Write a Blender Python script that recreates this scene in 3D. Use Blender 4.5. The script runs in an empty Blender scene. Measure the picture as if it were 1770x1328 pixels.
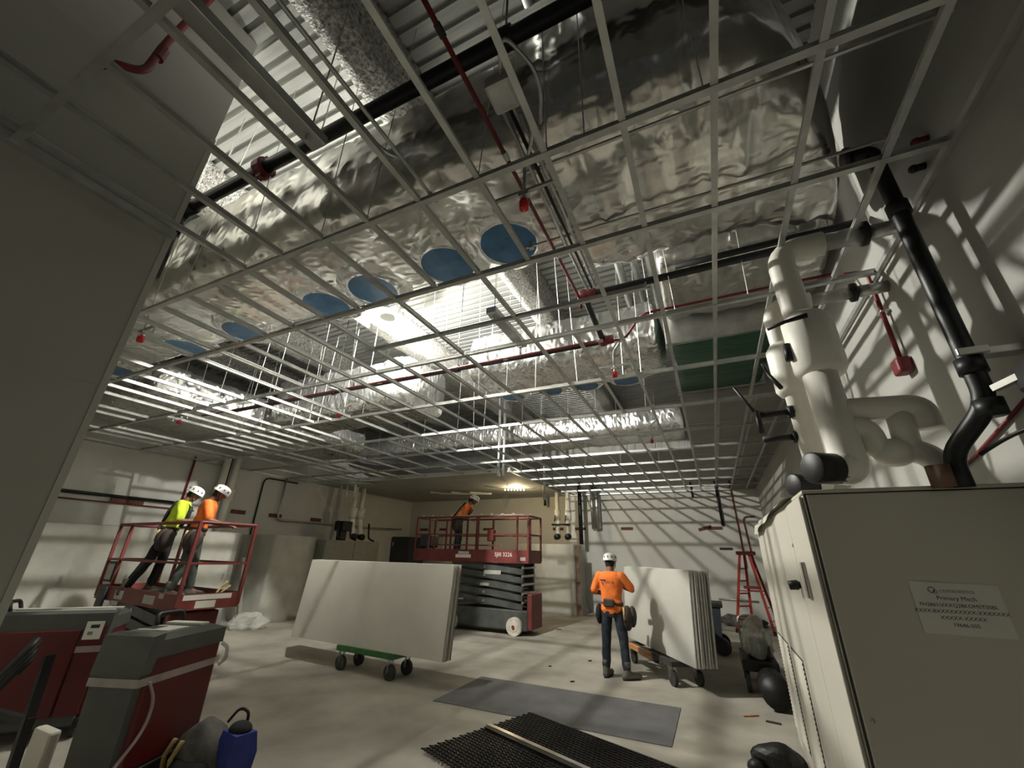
import bpy, bmesh, math, random
from mathutils import Vector, Matrix, noise
from mathutils.bvhtree import BVHTree
random.seed(7)
S = bpy.context.scene
COL = S.collection
PI = math.pi

# ------------------------------------------------------------------ camera, world, lights, exposure
EYE = Vector((0, 0, 1.70))
_f, _p, _r, _y = 700.36, .40002, .0227956, .441758
_F = Vector((-math.sin(_y)*math.cos(_p), math.cos(_y)*math.cos(_p), math.sin(_p)))
_R0 = Vector((math.cos(_y), math.sin(_y), 0)); _U0 = _R0.cross(_F)
_R = math.cos(_r)*_R0 + math.sin(_r)*_U0; _U = -math.sin(_r)*_R0 + math.cos(_r)*_U0
cam = bpy.data.objects.new('camera', bpy.data.cameras.new('camera')); COL.objects.link(cam)
cam.matrix_world = Matrix(((_R.x, _U.x, -_F.x, EYE.x), (_R.y, _U.y, -_F.y, EYE.y), (_R.z, _U.z, -_F.z, EYE.z), (0, 0, 0, 1)))
cam.data.sensor_width = 36; cam.data.lens = _f/1770*36; cam.data.clip_start = .05
S.camera = cam
wd = bpy.data.worlds.new('world'); S.world = wd; wd.use_nodes = True
wd.node_tree.nodes['Background'].inputs[0].default_value = (.78, .80, .78, 1)
wd.node_tree.nodes['Background'].inputs[1].default_value = .013
LAMP = Vector((-4.6, 4.57, 5.72))
def lamp(name, loc, power, color, rad):
    l = bpy.data.lights.new(name, 'POINT'); l.energy = power; l.color = color; l.shadow_soft_size = rad
    o = bpy.data.objects.new(name, l); COL.objects.link(o); o.location = loc; return o
lamp('work_light_glow', LAMP - Vector((0, 0, .0)), 900, (1, .975, .90), .085)
lamp('second_work_light_glow', (-7.8, 8.0, 5.72), 820, (1, .98, .92), .07)
lamp('string_light_glow', (-5.72, 12.6, 3.62), 28, (1, .80, .48), .06)
S.view_settings.view_transform = 'Standard'; S.view_settings.look = 'None'
S.view_settings.gamma = 1; S.view_settings.use_curve_mapping = False
S.view_settings.exposure = 1.2
S.cycles.use_denoising = True; S.cycles.max_bounces = 8; S.cycles.diffuse_bounces = 4
S.cycles.glossy_bounces = 4; S.cycles.sample_clamp_indirect = 4

# ------------------------------------------------------------------ materials
def mat(name, col, rough=.6, metal=0., var=.12, scale=6., bump=0., bscale=40., stretch=(1, 1, 1), spec=.4, emit=None, alpha=1., col2=None, detail=5., trans=0., ridge=False, bdist=.02):
    m = bpy.data.materials.new(name); m.use_nodes = True; nt = m.node_tree; b = nt.nodes['Principled BSDF']
    tc = nt.nodes.new('ShaderNodeTexCoord'); mp = nt.nodes.new('ShaderNodeMapping'); mp.inputs['Scale'].default_value = stretch
    nt.links.new(tc.outputs['Object'], mp.inputs[0])
    n = nt.nodes.new('ShaderNodeTexNoise'); n.inputs['Scale'].default_value = scale; n.inputs['Detail'].default_value = detail
    nt.links.new(mp.outputs[0], n.inputs['Vector'])
    r = nt.nodes.new('ShaderNodeValToRGB'); nt.links.new(n.outputs[0], r.inputs[0])
    c2 = col2 or tuple(c*(1-var*2) for c in col); r.color_ramp.elements[0].position = .3; r.color_ramp.elements[1].position = .7
    r.color_ramp.elements[0].color = (*c2, 1); r.color_ramp.elements[1].color = (*(col if col2 else tuple(min(1, c*(1+var)) for c in col)), 1)
    nt.links.new(r.outputs[0], b.inputs['Base Color'])
    b.inputs['Roughness'].default_value = rough; b.inputs['Metallic'].default_value = metal
    b.inputs['Specular IOR Level'].default_value = spec
    if bump:
        n2 = nt.nodes.new('ShaderNodeTexNoise'); n2.inputs['Scale'].default_value = bscale; n2.inputs['Detail'].default_value = 6
        nt.links.new(mp.outputs[0], n2.inputs['Vector']); bp = nt.nodes.new('ShaderNodeBump'); bp.inputs['Strength'].default_value = bump
        bp.inputs['Distance'].default_value = bdist;
        if ridge: n2.noise_type = 'RIDGED_MULTIFRACTAL'; n2.normalize = True
        nt.links.new(mp.outputs[0], n2.inputs['Vector']); nt.links.new(n2.outputs[0], bp.inputs['Height']); nt.links.new(bp.outputs[0], b.inputs['Normal'])
    if emit: b.inputs['Emission Color'].default_value = (*col, 1); b.inputs['Emission Strength'].default_value = emit
    if alpha < 1: b.inputs['Alpha'].default_value = alpha
    if trans: b.inputs['Transmission Weight'].default_value = trans
    return m
M = {}
M['wall'] = mat('painted_drywall', (.62, .62, .575), .75, var=.03, scale=1.5, bump=.05, bscale=30)
M['wall_r'] = mat('edge_darkened_drywall', (.37, .37, .34), .75, var=.04, scale=1.5, bump=.05, bscale=30)  # darker copy of the wall paint; lens edge falloff put into the colour
M['wall_up'] = mat('raw_drywall', (.42, .42, .39), .8, var=.05, scale=1.2)
M['block'] = mat('primed_drywall', (.39, .39, .345), .8, var=.03, scale=.8)
M['soffit'] = mat('grey_drywall', (.40, .40, .37), .8, var=.06, scale=1.5)
M['concrete'] = mat('floor_concrete', (.46, .43, .365), .62, var=.1, scale=1.3, bump=.1, bscale=14, col2=(.25, .235, .195), detail=8)
M['deck'] = mat('galvanised_deck', (.50, .51, .49), .42, .55, var=.12, scale=4, stretch=(.3, 4, 1))
M['foil'] = mat('foil_facing', (.78, .77, .73), .24, .95, var=.06, scale=5, bump=.5, bscale=6.5, stretch=(1, 1.7, 1), ridge=True, bdist=.035)
M['foil_fine'] = mat('crumpled_foil', (.80, .80, .78), .27, .9, var=.05, scale=5, bump=.95, bscale=10, stretch=(1, 1, .6), ridge=True, bdist=.04)
M['blue_film'] = mat('blue_plastic_film', (.055, .17, .33), .4, var=.2, scale=7, bump=.3, bscale=10)
M['tee'] = mat('galvanised_tee', (.55, .56, .54), .42, .75, var=.08, scale=9)
M['galv'] = mat('galvanised_steel', (.52, .53, .51), .38, .85, var=.1, scale=8)
M['wire'] = mat('hanger_steel', (.62, .62, .58), .4, .7, var=.05)
M['black_pipe'] = mat('black_steel_pipe', (.010, .011, .012), .45, var=.2, scale=20)
M['black'] = mat('black_plastic', (.012, .012, .012), .5, var=.15)
M['red_pipe'] = mat('red_oxide_pipe', (.16, .014, .016), .45, var=.15)
M['red_box'] = mat('red_box_paint', (.15, .02, .024), .5, var=.1)
M['red_plastic'] = mat('red_cap_plastic', (.55, .02, .03), .35, var=.05)
M['white_ins'] = mat('white_insulation_jacket', (.84, .825, .74), .5, var=.05, scale=3, bump=.06, bscale=20)
M['fireproof'] = mat('sprayed_fireproofing', (.46, .45, .42), .95, var=.35, scale=30, bump=1., bscale=45)
M['green_film'] = mat('green_plastic_wrap', (.030, .105, .055), .34, var=.12, scale=3, bump=.2, bscale=6, stretch=(1, 4, 1))
M['cab'] = mat('beige_cabinet_paint', (.53, .51, .435), .48, var=.03, scale=1)
M['cab_dark'] = mat('cabinet_seam', (.05, .048, .04), .7)
M['paper'] = mat('paper_label', (.66, .65, .58), .8, var=.02)
M['ink'] = mat('black_ink', (.03, .03, .04), .8)
M['ink_grey'] = mat('grey_ink', (.22, .22, .20), .8)
M['ink_white'] = mat('white_ink', (.75, .70, .68), .7, var=.03)
M['gyp_face'] = mat('gypsum_board_paper', (.60, .575, .51), .85, var=.04, scale=2)
M['gyp_white'] = mat('white_board_face', (.48, .475, .425), .8, var=.03, scale=2)
M['gyp_core'] = mat('board_edge', (.62, .60, .55), .9, var=.1, scale=10)
M['green_paint'] = mat('green_cart_paint', (.05, .17, .055), .5, var=.15)
M['rubber'] = mat('caster_rubber', (.045, .045, .042), .7, var=.2)
M['wood'] = mat('orange_wood', (.52, .25, .10), .6, var=.25, scale=4, stretch=(1, 8, 8))
M['lift_red'] = mat('lift_red_paint', (.165, .034, .030), .5, var=.15, scale=4)
M['lift_grey'] = mat('lift_grey_paint', (.075, .080, .075), .5, var=.2, scale=4)
M['tyre'] = mat('white_tyre', (.60, .56, .48), .7, var=.1)
M['mach_red'] = mat('machine_red', (.085, .005, .005), .42, var=.08)
M['mach_grey'] = mat('machine_grey', (.060, .064, .056), .5, var=.06)
M['mach_light'] = mat('machine_light_grey', (.40, .40, .35), .5, var=.05)
M['tape'] = mat('clear_wrap_band', (.52, .45, .42), .35, var=.1, alpha=.55)
M['plastic'] = mat('clear_poly_sheet', (.70, .70, .64), .30, var=.08, scale=3, bump=.5, bscale=5, alpha=.42)
M['mat_grey'] = mat('grey_floor_mat', (.14, .14, .138), .75, var=.12, scale=3, bump=.2, bscale=60)
M['grating'] = mat('black_mesh_steel', (.045, .047, .048), .35, .6, var=.1)
M['steel'] = mat('bare_steel', (.55, .54, .50), .3, .8)
M['orange_cloth'] = mat('orange_shirt', (.86, .20, .035), .85, var=.08, scale=10, bump=.25, bscale=18)
M['lime_cloth'] = mat('lime_shirt', (.60, .78, .05), .85, var=.08, scale=10, bump=.25, bscale=18)
M['jeans'] = mat('dark_jeans', (.022, .030, .042), .85, var=.2, scale=12, bump=.2, bscale=20)
M['black_cloth'] = mat('black_trousers', (.012, .012, .012), .85, var=.2, scale=12, bump=.2, bscale=20)
M['green_cloth'] = mat('grey_green_trousers', (.06, .075, .06), .85, var=.25, scale=6, bump=.2, bscale=20)
M['skin'] = mat('skin', (.20, .095, .06), .55, var=.06)
M['hair'] = mat('dark_hair', (.014, .011, .010), .8)
M['helmet'] = mat('white_helmet', (.78, .78, .74), .35, var=.02)
M['boot'] = mat('grey_boot', (.13, .125, .105), .8, var=.2)
M['leather'] = mat('dark_leather', (.05, .036, .03), .7, var=.25)
M['ladder_red'] = mat('ladder_fibreglass', (.36, .040, .026), .5, var=.1)
M['brown'] = mat('brown_fire_caulk', (.13, .055, .045), .8, var=.15)
M['brown_wrap'] = mat('brown_packing', (.20, .12, .085), .8, var=.2)
M['blue_bag'] = mat('blue_bag_fabric', (.02, .035, .22), .7, var=.15)
M['bag'] = mat('grey_bag_fabric', (.11, .105, .095), .85, var=.3, scale=8)
M['yellow'] = mat('tan_strap', (.42, .31, .12), .7)
M['dark_cab'] = mat('charcoal_cabinet', (.035, .042, .05), .55)
M['olive'] = mat('grey_olive_panel', (.27, .265, .22), .6, var=.05)
M['glass_lamp'] = mat('lamp_lens', (1, .96, .86), .3, var=0, emit=60)
M['warm_bulb'] = mat('warm_bulb', (1, .78, .42), .3, var=0, emit=12)
M['eye'] = mat('eye_white', (.5, .5, .48), .3, var=0)
M['clear'] = mat('clear_pvc', (.5, .5, .47), .2, var=.05, alpha=.6)

# ------------------------------------------------------------------ mesh builder and object helpers
class MB:
    def __init__(s): s.v = []; s.f = []; s.T = Matrix.Identity(4)
    def add(s, vs, fs):
        o = len(s.v); s.v += [tuple(s.T @ Vector(p)) for p in vs]; s.f += [tuple(i+o for i in f) for f in fs]; return s
    def box(s, x0, x1, y0, y1, z0, z1):
        return s.add([(x0,y0,z0),(x1,y0,z0),(x1,y1,z0),(x0,y1,z0),(x0,y0,z1),(x1,y0,z1),(x1,y1,z1),(x0,y1,z1)],
                     [(3,2,1,0),(4,5,6,7),(0,1,5,4),(1,2,6,5),(2,3,7,6),(3,0,4,7)])
    def rbox(s, x0, x1, y0, y1, z0, z1, r=.01):
        bm = bmesh.new(); bmesh.ops.create_cube(bm, size=1)
        for v in bm.verts: v.co = Vector(((x0+x1)/2+v.co.x*(x1-x0), (y0+y1)/2+v.co.y*(y1-y0), (z0+z1)/2+v.co.z*(z1-z0)))
        bmesh.ops.bevel(bm, geom=list(bm.edges), offset=min(r, (x1-x0)*.45, (y1-y0)*.45, (z1-z0)*.45), segments=2, affect='EDGES', profile=.5)
        bm.verts.index_update(); s.add([v.co[:] for v in bm.verts], [[v.index for v in f.verts] for f in bm.faces]); bm.free(); return s
    def bar(s, a, b, w, h=None, up=(0,0,1)):
        a, b = Vector(a), Vector(b); d = (b-a).normalized(); up = Vector(up)
        if abs(d.dot(up)) > .98: up = Vector((1,0,0))
        x = d.cross(up).normalized(); y = x.cross(d); h = h or w
        c = [(-w/2,-h/2),(w/2,-h/2),(w/2,h/2),(-w/2,h/2)]
        vs = [a+x*i+y*j for i,j in c]+[b+x*i+y*j for i,j in c]
        return s.add(vs, [(3,2,1,0),(4,5,6,7),(0,1,5,4),(1,2,6,5),(2,3,7,6),(3,0,4,7)])
    def tube(s, pts, rad, n=10, caps=True, flat=1.):
        pts = [Vector(p) for p in pts]; rs = rad if isinstance(rad, (list, tuple)) else [rad]*len(pts)
        d0 = (pts[1]-pts[0]).normalized(); x = d0.cross(Vector((0,0,1)) if abs(d0.z) < .95 else Vector((1,0,0))).normalized(); vs = []; fs = []
        for i, p in enumerate(pts):
            d = ((pts[min(i+1, len(pts)-1)]-p).normalized() + (p-pts[max(i-1, 0)]).normalized())
            d = d.normalized() if d.length > 1e-6 else d0
            x = (x-d*x.dot(d)).normalized(); y = d.cross(x)
            vs += [p+x*math.cos(2*PI*k/n)*rs[i]+y*math.sin(2*PI*k/n)*rs[i]*flat for k in range(n)]
        for i in range(len(pts)-1):
            for k in range(n): fs.append((i*n+k, i*n+(k+1)%n, (i+1)*n+(k+1)%n, (i+1)*n+k))
        if caps: fs += [tuple(range(n-1,-1,-1)), tuple(range((len(pts)-1)*n, len(pts)*n))]
        return s.add(vs, fs)
    def ball(s, c, r, nu=10, nv=7):
        c = Vector(c); r = Vector(r) if hasattr(r, '__len__') else Vector((r,r,r)); vs = [c+Vector((0,0,-r.z))]; fs = []
        for i in range(1, nv):
            t = -PI/2+PI*i/nv
            vs += [c+Vector((r.x*math.cos(t)*math.cos(2*PI*k/nu), r.y*math.cos(t)*math.sin(2*PI*k/nu), r.z*math.sin(t))) for k in range(nu)]
        vs.append(c+Vector((0,0,r.z))); L = len(vs)-1
        for k in range(nu):
            fs.append((0, 1+(k+1)%nu, 1+k)); fs.append((L, L-nu+k, L-nu+(k+1)%nu))
            for i in range(nv-2): a = 1+i*nu; fs.append((a+k, a+(k+1)%nu, a+nu+(k+1)%nu, a+nu+k))
        return s.add(vs, fs)
    def loft(s, rings, caps=True):
        n = len(rings[0]); vs = [p for r in rings for p in r]; fs = []
        for i in range(len(rings)-1):
            for k in range(n): fs.append((i*n+k, i*n+(k+1)%n, (i+1)*n+(k+1)%n, (i+1)*n+k))
        if caps: fs += [tuple(range(n-1,-1,-1)), tuple(range((len(rings)-1)*n, len(rings)*n))]
        return s.add(vs, fs)
    def prism(s, poly, y0, y1):          # poly in x,z, extruded along y
        n = len(poly); return s.add([(x,y0,z) for x,z in poly]+[(x,y1,z) for x,z in poly],
            [tuple(range(n)), tuple(range(2*n-1,n-1,-1))]+[(i, i+n, (i+1)%n+n, (i+1)%n) for i in range(n)])
    def grid(s, fn, nu, nv):
        vs = [fn(i/nu, j/nv) for j in range(nv+1) for i in range(nu+1)]
        return s.add(vs, [(j*(nu+1)+i, j*(nu+1)+i+1, (j+1)*(nu+1)+i+1, (j+1)*(nu+1)+i) for j in range(nv) for i in range(nu)])
def wpos(o):
    p = Vector((0,0,0))
    while o: p += o.location; o = o.parent
    return p
def obj(name, mb, m, parent=None, smooth=False, loc=None):
    me = bpy.data.meshes.new(name); off = wpos(parent) if parent else Vector((0,0,0))
    vs = [Vector(p)-off for p in mb.v] if parent else mb.v
    if loc is not None:                                # origin of a parentless mesh
        vs = [Vector(p)-Vector(loc) for p in mb.v]
    me.from_pydata([tuple(p) for p in vs], [], mb.f); me.update()
    bm = bmesh.new(); bm.from_mesh(me); bmesh.ops.recalc_face_normals(bm, faces=bm.faces); bm.to_mesh(me); bm.free()
    me.materials.append(M[m])
    if smooth: me.polygons.foreach_set('use_smooth', [True]*len(me.polygons))
    o = bpy.data.objects.new(name, me); COL.objects.link(o); o.parent = parent
    if loc is not None: o.location = loc
    return o
def soft(o, ang=40):
    me = o.data; me.polygons.foreach_set('use_smooth', [True]*len(me.polygons)); me.set_sharp_from_angle(angle=math.radians(ang)); return o
def thing(name, label, cat, loc=(0,0,0), group=None):
    o = bpy.data.objects.new(name, None); o.empty_display_size = .05; COL.objects.link(o); o.location = loc
    return tag(o, label, cat, group)
def tag(o, label, cat, group=None):
    o['label'] = label; o['category'] = cat
    if group: o['group'] = group
    return o
def struct(name, mb, m, parent=None, smooth=False):
    o = obj(name, mb, m, parent, smooth)
    if not parent: o['kind'] = 'structure'
    return o
def copy_tree(o, loc=None, label=None, parent=None):
    c = o.copy(); COL.objects.link(c); c.parent = parent
    if loc is not None: c.location = loc
    if label: c['label'] = label
    for ch in o.children: copy_tree(ch, parent=c)
    return c
def bend(pts, r, n=5):
    pts = [Vector(p) for p in pts]; out = [pts[0]]
    for a, b, c in zip(pts, pts[1:], pts[2:]):
        u = (a-b).normalized(); w = (c-b).normalized(); t = min(r, (a-b).length*.49, (c-b).length*.49)
        for k in range(n+1): q = k/n; out.append((b+u*t)*(1-q)**2 + b*2*q*(1-q) + (b+w*t)*q*q)
    return out+[pts[-1]]
def text_mb(body, size, T, font_extrude=.0006, align='CENTER'):
    cu = bpy.data.curves.new('txt', 'FONT'); cu.body = body; cu.size = size; cu.extrude = font_extrude; cu.align_x = align; cu.align_y = 'CENTER'; cu.resolution_u = 2
    o = bpy.data.objects.new('txt', cu); COL.objects.link(o); dg = bpy.context.evaluated_depsgraph_get()
    me = bpy.data.meshes.new_from_object(o.evaluated_get(dg)); mb = MB(); mb.T = T
    mb.add([v.co[:] for v in me.vertices], [tuple(p.vertices) for p in me.polygons])
    bpy.data.objects.remove(o); bpy.data.curves.remove(cu); bpy.data.meshes.remove(me); return mb
def frame(o, x, y, z): # matrix from origin and axes
    return Matrix(((x[0],y[0],z[0],o[0]),(x[1],y[1],z[1],o[1]),(x[2],y[2],z[2],o[2]),(0,0,0,1)))
def rotz(o, a): return Matrix.Translation(Vector(o)) @ Matrix.Rotation(a, 4, 'Z')
def voxel(mb, size, sm=4):               # one continuous skin over overlapping solids
    me = bpy.data.meshes.new('tmp'); me.from_pydata(mb.v, [], mb.f); me.update()
    o = bpy.data.objects.new('tmp', me); COL.objects.link(o)
    bm = bmesh.new(); bm.from_mesh(me); bmesh.ops.recalc_face_normals(bm, faces=bm.faces); bm.to_mesh(me); bm.free()
    r = o.modifiers.new('r', 'REMESH'); r.mode = 'VOXEL'; r.voxel_size = size
    if sm: q = o.modifiers.new('s', 'SMOOTH'); q.iterations = sm; q.factor = .5
    dg = bpy.context.evaluated_depsgraph_get(); m2 = bpy.data.meshes.new_from_object(o.evaluated_get(dg)); out = MB()
    out.v = [tuple(v.co) for v in m2.vertices]; out.f = [tuple(p.vertices) for p in m2.polygons]
    bpy.data.objects.remove(o); bpy.data.meshes.remove(me); bpy.data.meshes.remove(m2); return out

# ------------------------------------------------------------------ the setting
ZC = 3.8; ZD = 6.2; XL = -12.0; XR = 1.5; YB = 15.2; XS = -4.75; YS = 10.05; XW = -3.3; YW = 1.05
struct('floor', MB().box(-13, 2, -4, 15.6, -.12, 0), 'concrete')
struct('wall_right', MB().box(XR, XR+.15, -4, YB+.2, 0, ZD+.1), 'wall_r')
struct('wall_back', MB().box(XL, XR, YB, YB+.15, 0, ZD+.1), 'wall')
struct('wall_left', MB().box(XL-.15, XL, .9, YB+.15, 0, ZD+.1), 'wall')
w = struct('wall_near', MB().box(XW-1.2, XW, -4, YW, 0, 4.86), 'block')
struct('upper_board', MB().box(XW-1.2, XW-.006, -4, YW-.004, 4.862, ZD), 'wall_up', w)
struct('corner_bead', MB().box(XW-.012, XW+.004, YW-.034, YW+.003, 0, 4.85), 'gyp_white', w)
struct('board_joint', MB().box(XW-.001, XW+.002, -2, YW-.036, 2.62, 2.66), 'block', w)
struct('wall_entry', MB().box(XL, XW-1.2, YW-.15, YW-.004, 0, ZD), 'block')
mb = MB(); ys = []; y = -4.0; up = 0
prof = []
while y < YB+.1:
    prof += [(y, ZD), (y+.098, ZD), (y+.108, ZD+.045), (y+.142, ZD+.045)]; y += .15
for (ya, za), (yb, zb) in zip(prof, prof[1:]): mb.add([(XL-.1, ya, za), (XR+.1, ya, za), (XR+.1, yb, zb), (XL-.1, yb, zb)], [(0,1,2,3)])
mb.box(XL-.1, XR+.1, -4, YB+.15, ZD+.09, ZD+.2)
struct('ceiling', mb, 'deck')
struct('ceiling_soffit', MB().box(XL, XS, YS, YB, ZC, ZC+.12), 'soffit')
mb = MB().box(-.12, XR, 6.95, YB, 4.12, 5.0)
bk = struct('ceiling_bulkhead', mb, 'soffit')
for yy in (8.3, 9.65, 11.0, 12.35, 13.7): struct('joint_strip', MB().box(-.12, XR, yy-.02, yy+.02, 4.112, 4.121), 'galv', bk)
for xx in (.42, .96): struct('joint_strip', MB().box(xx-.02, xx+.02, 6.95, YB, 4.108, 4.1195), 'galv', bk)
for i, xb in enumerate((.50, -2.2, -5.25, -7.7, -10.0)):          # fireproofed roof beams
    def ring(y, s):
        out = []
        for (px, pz) in ((-.17,.0),(-.06,-.01),(.06,-.01),(.17,.0),(.18,.08),(.11,.14),(.10,.3),(.12,.44),(.2,.55),(-.2,.55),(-.12,.44),(-.10,.3),(-.11,.14),(-.18,.08)):
            d = noise.noise(Vector((px*9, y*4+i*7, pz*9)))*.022
            out.append((xb+px+d, y, min(5.64+pz+d, ZD-.002)))
        return out
    struct('roof_beam', MB().loft([ring(-3.5+k*.12, 0) for k in range(46 if i == 0 else 156)]), 'fireproof', None, True)

# ------------------------------------------------------------------ suspended ceiling grid (one thing)
grid = thing('ceiling_grid', 'suspended galvanised drywall ceiling grid of tees hanging on wires over the whole room', 'ceiling grid', (-1.4, 3.5, ZC))
def tee_mb(a, b, w=.036, h=.038):
    a, b = Vector(a), Vector(b); mb = MB(); up = Vector((0,0,1))
    mb.bar(a+up*.002, b+up*.002, w, .004); mb.bar(a+up*(h/2+.004), b+up*(h/2+.004), .010, h); return mb.bar(a+up*(h+.002), b+up*(h+.002), .018, .008)
MAINS = [.23, 1.53, 2.34, 3.54, 4.84, 6.22, 7.56, 8.9, 10.2, 11.5, 12.8, 14.1, 15.12]
for y in MAINS:
    x0 = XL+.02 if YW < y < YS else (XW+.02 if y < YW else XS+.02)
    obj('main_tee', tee_mb((x0, y, ZC), (XR-.02, y, ZC), .040, .042), 'tee', grid)
obj('main_tee', tee_mb((-3.3, 3.03, ZC), (-.2, 3.03, ZC)), 'tee', grid)
obj('wall_angle', MB().box(XR-.035, XR-.001, -1, YB-.01, ZC-.01, ZC+.03), 'tee', grid)
obj('wall_angle', MB().box(XS, XR-.04, YB-.03, YB-.001, ZC-.01, ZC+.03), 'tee', grid)
obj('wall_angle', MB().box(XL+.001, XL+.03, YW+.1, YS, ZC-.01, ZC+.03), 'tee', grid)
obj('wall_angle', MB().box(XW+.001, XW+.045, -1.5, YW, ZC-.015, ZC+.04), 'tee', grid)
obj('wall_angle', MB().box(XL+.04, XS, YS-.036, YS-.004, ZC-.012, ZC+.03), 'gyp_white', grid)
obj('wall_angle', MB().box(XS+.004, XS+.036, YS, YB-.04, ZC-.012, ZC+.03), 'tee', grid)
tees = []; rnd = random.Random(3)
bays = [(-1.1, MAINS[0])]+list(zip(MAINS, MAINS[1:]))
for bi, (ya, yb) in enumerate(bays):
    for k in range(-2, 29):
        x = .325-.4355*k
        if ya < YW and x < XW+.1: continue
        if ya >= YS and x < XS+.1: continue
        if x < XL+.1: continue
        if bi in (4, 7) and k in (5, 12) or bi == 6 and k in (3, 9, 17) or bi == 0 and k in (1, 2, 4, 6): continue
        if ya < 3 < yb and -3.2 < x < -.3 and k % 2: continue
        if x < -5.5 and 1 < ya < YS and rnd.random() < .42: continue
        tees.append((math.hypot(x, (ya+yb)/2), x, ya, yb))
tees.sort(); proto = {}
for d, x, ya, yb in tees[:296]:
    if (ya, yb) not in proto:
        o = obj('cross_tee', tee_mb((x, ya+.02, ZC+.006), (x, yb-.02, ZC+.006)), 'tee', grid); proto[(ya, yb)] = (o, x)
    else:
        s, sx = proto[(ya, yb)]; o = s.copy(); COL.objects.link(o); o.location = (x-sx, 0, rnd.uniform(-.003, .003))
mb = MB()
for d, x, ya, yb in tees[296:]:
    t = tee_mb((x, ya+.02, ZC+.006), (x, yb-.02, ZC+.006)); mb.add(t.v, t.f)
if mb.v: o = obj('cross_tee_rows', mb, 'tee', grid); o['kind'] = 'stuff'
wm = None
for y in MAINS[1:]:
    x = 1.0-rnd.random()*.3
    while x > (XL+.3 if y < YS else XS+.2):
        x -= rnd.choice((.22, .45, .6, .9))
        if 1.5 < y < 3.0 and x < 1.2 and y != 1.53: continue
        if 4.9 < y < 6.3 and x < 0 or 8.5 < y < 10 and x < 0 or y > 6.9 and x > -.2: continue
        if -12 < x < -8.7 and 3.2 < y < 9.1 or -8.7 < x < -4.6 and 5.3 < y < 6.9 or 10.3 < y < 12.1 or x > -.3 and 3.6 < y < 5.1: continue
        zt = ZD-.01; sl = rnd.uniform(-.12, .12)
        obj('hanger_wire', MB().tube([(x, y, ZC+.03), (x+sl, y+sl*.5, zt)], .0042, 4), 'wire', grid)

# ------------------------------------------------------------------ ducts
def duct_mb(axis, a0, a1, c, w, z0, z1, ex=5., res=.05, amp=.02, n=48, r0=.0, r1=.0, seed=0, sag=.0, fr=1.):
    L = a1-a0; N = max(4, int(L/res)); rings = []; cz = (z0+z1)/2; hz = (z1-z0)/2
    for i in range(N+1):
        a = a0+L*i/N; s = 1.
        if r0 and a-a0 < r0: s = math.sqrt(max(.02, 1-(1-(a-a0)/r0)**2))
        if r1 and a1-a < r1: s = math.sqrt(max(.02, 1-(1-(a1-a)/r1)**2))
        ring = []
        for k in range(n):
            t = 2*PI*k/n; ct, st = math.cos(t), math.sin(t)
            p = math.copysign(abs(ct)**(2/ex), ct)*w/2*s; q = math.copysign(abs(st)**(2/ex), st)*hz*s
            d = noise.noise(Vector((a*2.2*fr+seed, p*2.2*fr, q*2.2*fr)))*amp*1.3 + (1-abs(noise.noise(Vector((a*7*fr+seed, p*3*fr, q*3*fr)))))**3*amp*.8 + noise.noise(Vector((a*16*fr, p*9*fr+seed, q*9*fr)))*amp*.4
            p2 = p*(1+d*2/w); q2 = q*(1+d/hz)
            if q < -hz*.6: q2 -= sag*(1-(2*p/w)**2)*(.6+.4*math.sin(a*5))
            ring.append((a, c+p2, cz+q2) if axis == 'x' else (c+p2, a, cz+q2))
        rings.append(ring)
    return MB().loft(rings)
d1 = thing('supply_duct', 'large foil-wrapped main duct crossing overhead with a row of blue-covered outlets', 'duct', (-5, 2.25, 4.3))
obj('duct_body', duct_mb('x', -11.4, -.55, 2.25, 1.2, 4.3, 5.28, 6, .06, .022, 56, sag=.03), 'foil', d1, True)
def outlet(parent, x, y, z, r, tear=.06):
    mb = MB().tube([(x, y, z-.05), (x, y, z+.12)], [r, r*1.01], 24); c = obj('outlet_cap', mb, 'blue_film', parent); soft(c)
    rings = []
    for rr, dz, nz in ((r*.98, -.052, .0), (r*1.04, -.062, .02), (r*1.2, -.045, .05), (r*1.42, -.015, .05), (r*1.6, .02, 0)):
        rings.append([(x+math.cos(t)*(rr+nz*noise.noise(Vector((t*3, x, 0)))), y+math.sin(t)*(rr+nz*noise.noise(Vector((t*3, x, 5)))), z+dz+nz*.4*noise.noise(Vector((t*4, x, 9)))) for t in [2*PI*k/28 for k in range(28)]])
    obj('torn_foil_edge', MB().loft(rings, False), 'foil_fine', c, True)
for x, y in ((-1.26,2.53),(-1.92,2.56),(-2.86,2.58),(-3.55,2.6),(-5.0,2.62),(-6.2,2.6),(-8.1,2.62)): outlet(d1, x, y, 4.285, .255)
pl = thing('duct_plenum', 'bulging foil-wrapped plenum box at the right end of the main duct', 'duct', (.3, 2.3, 4.3))
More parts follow.
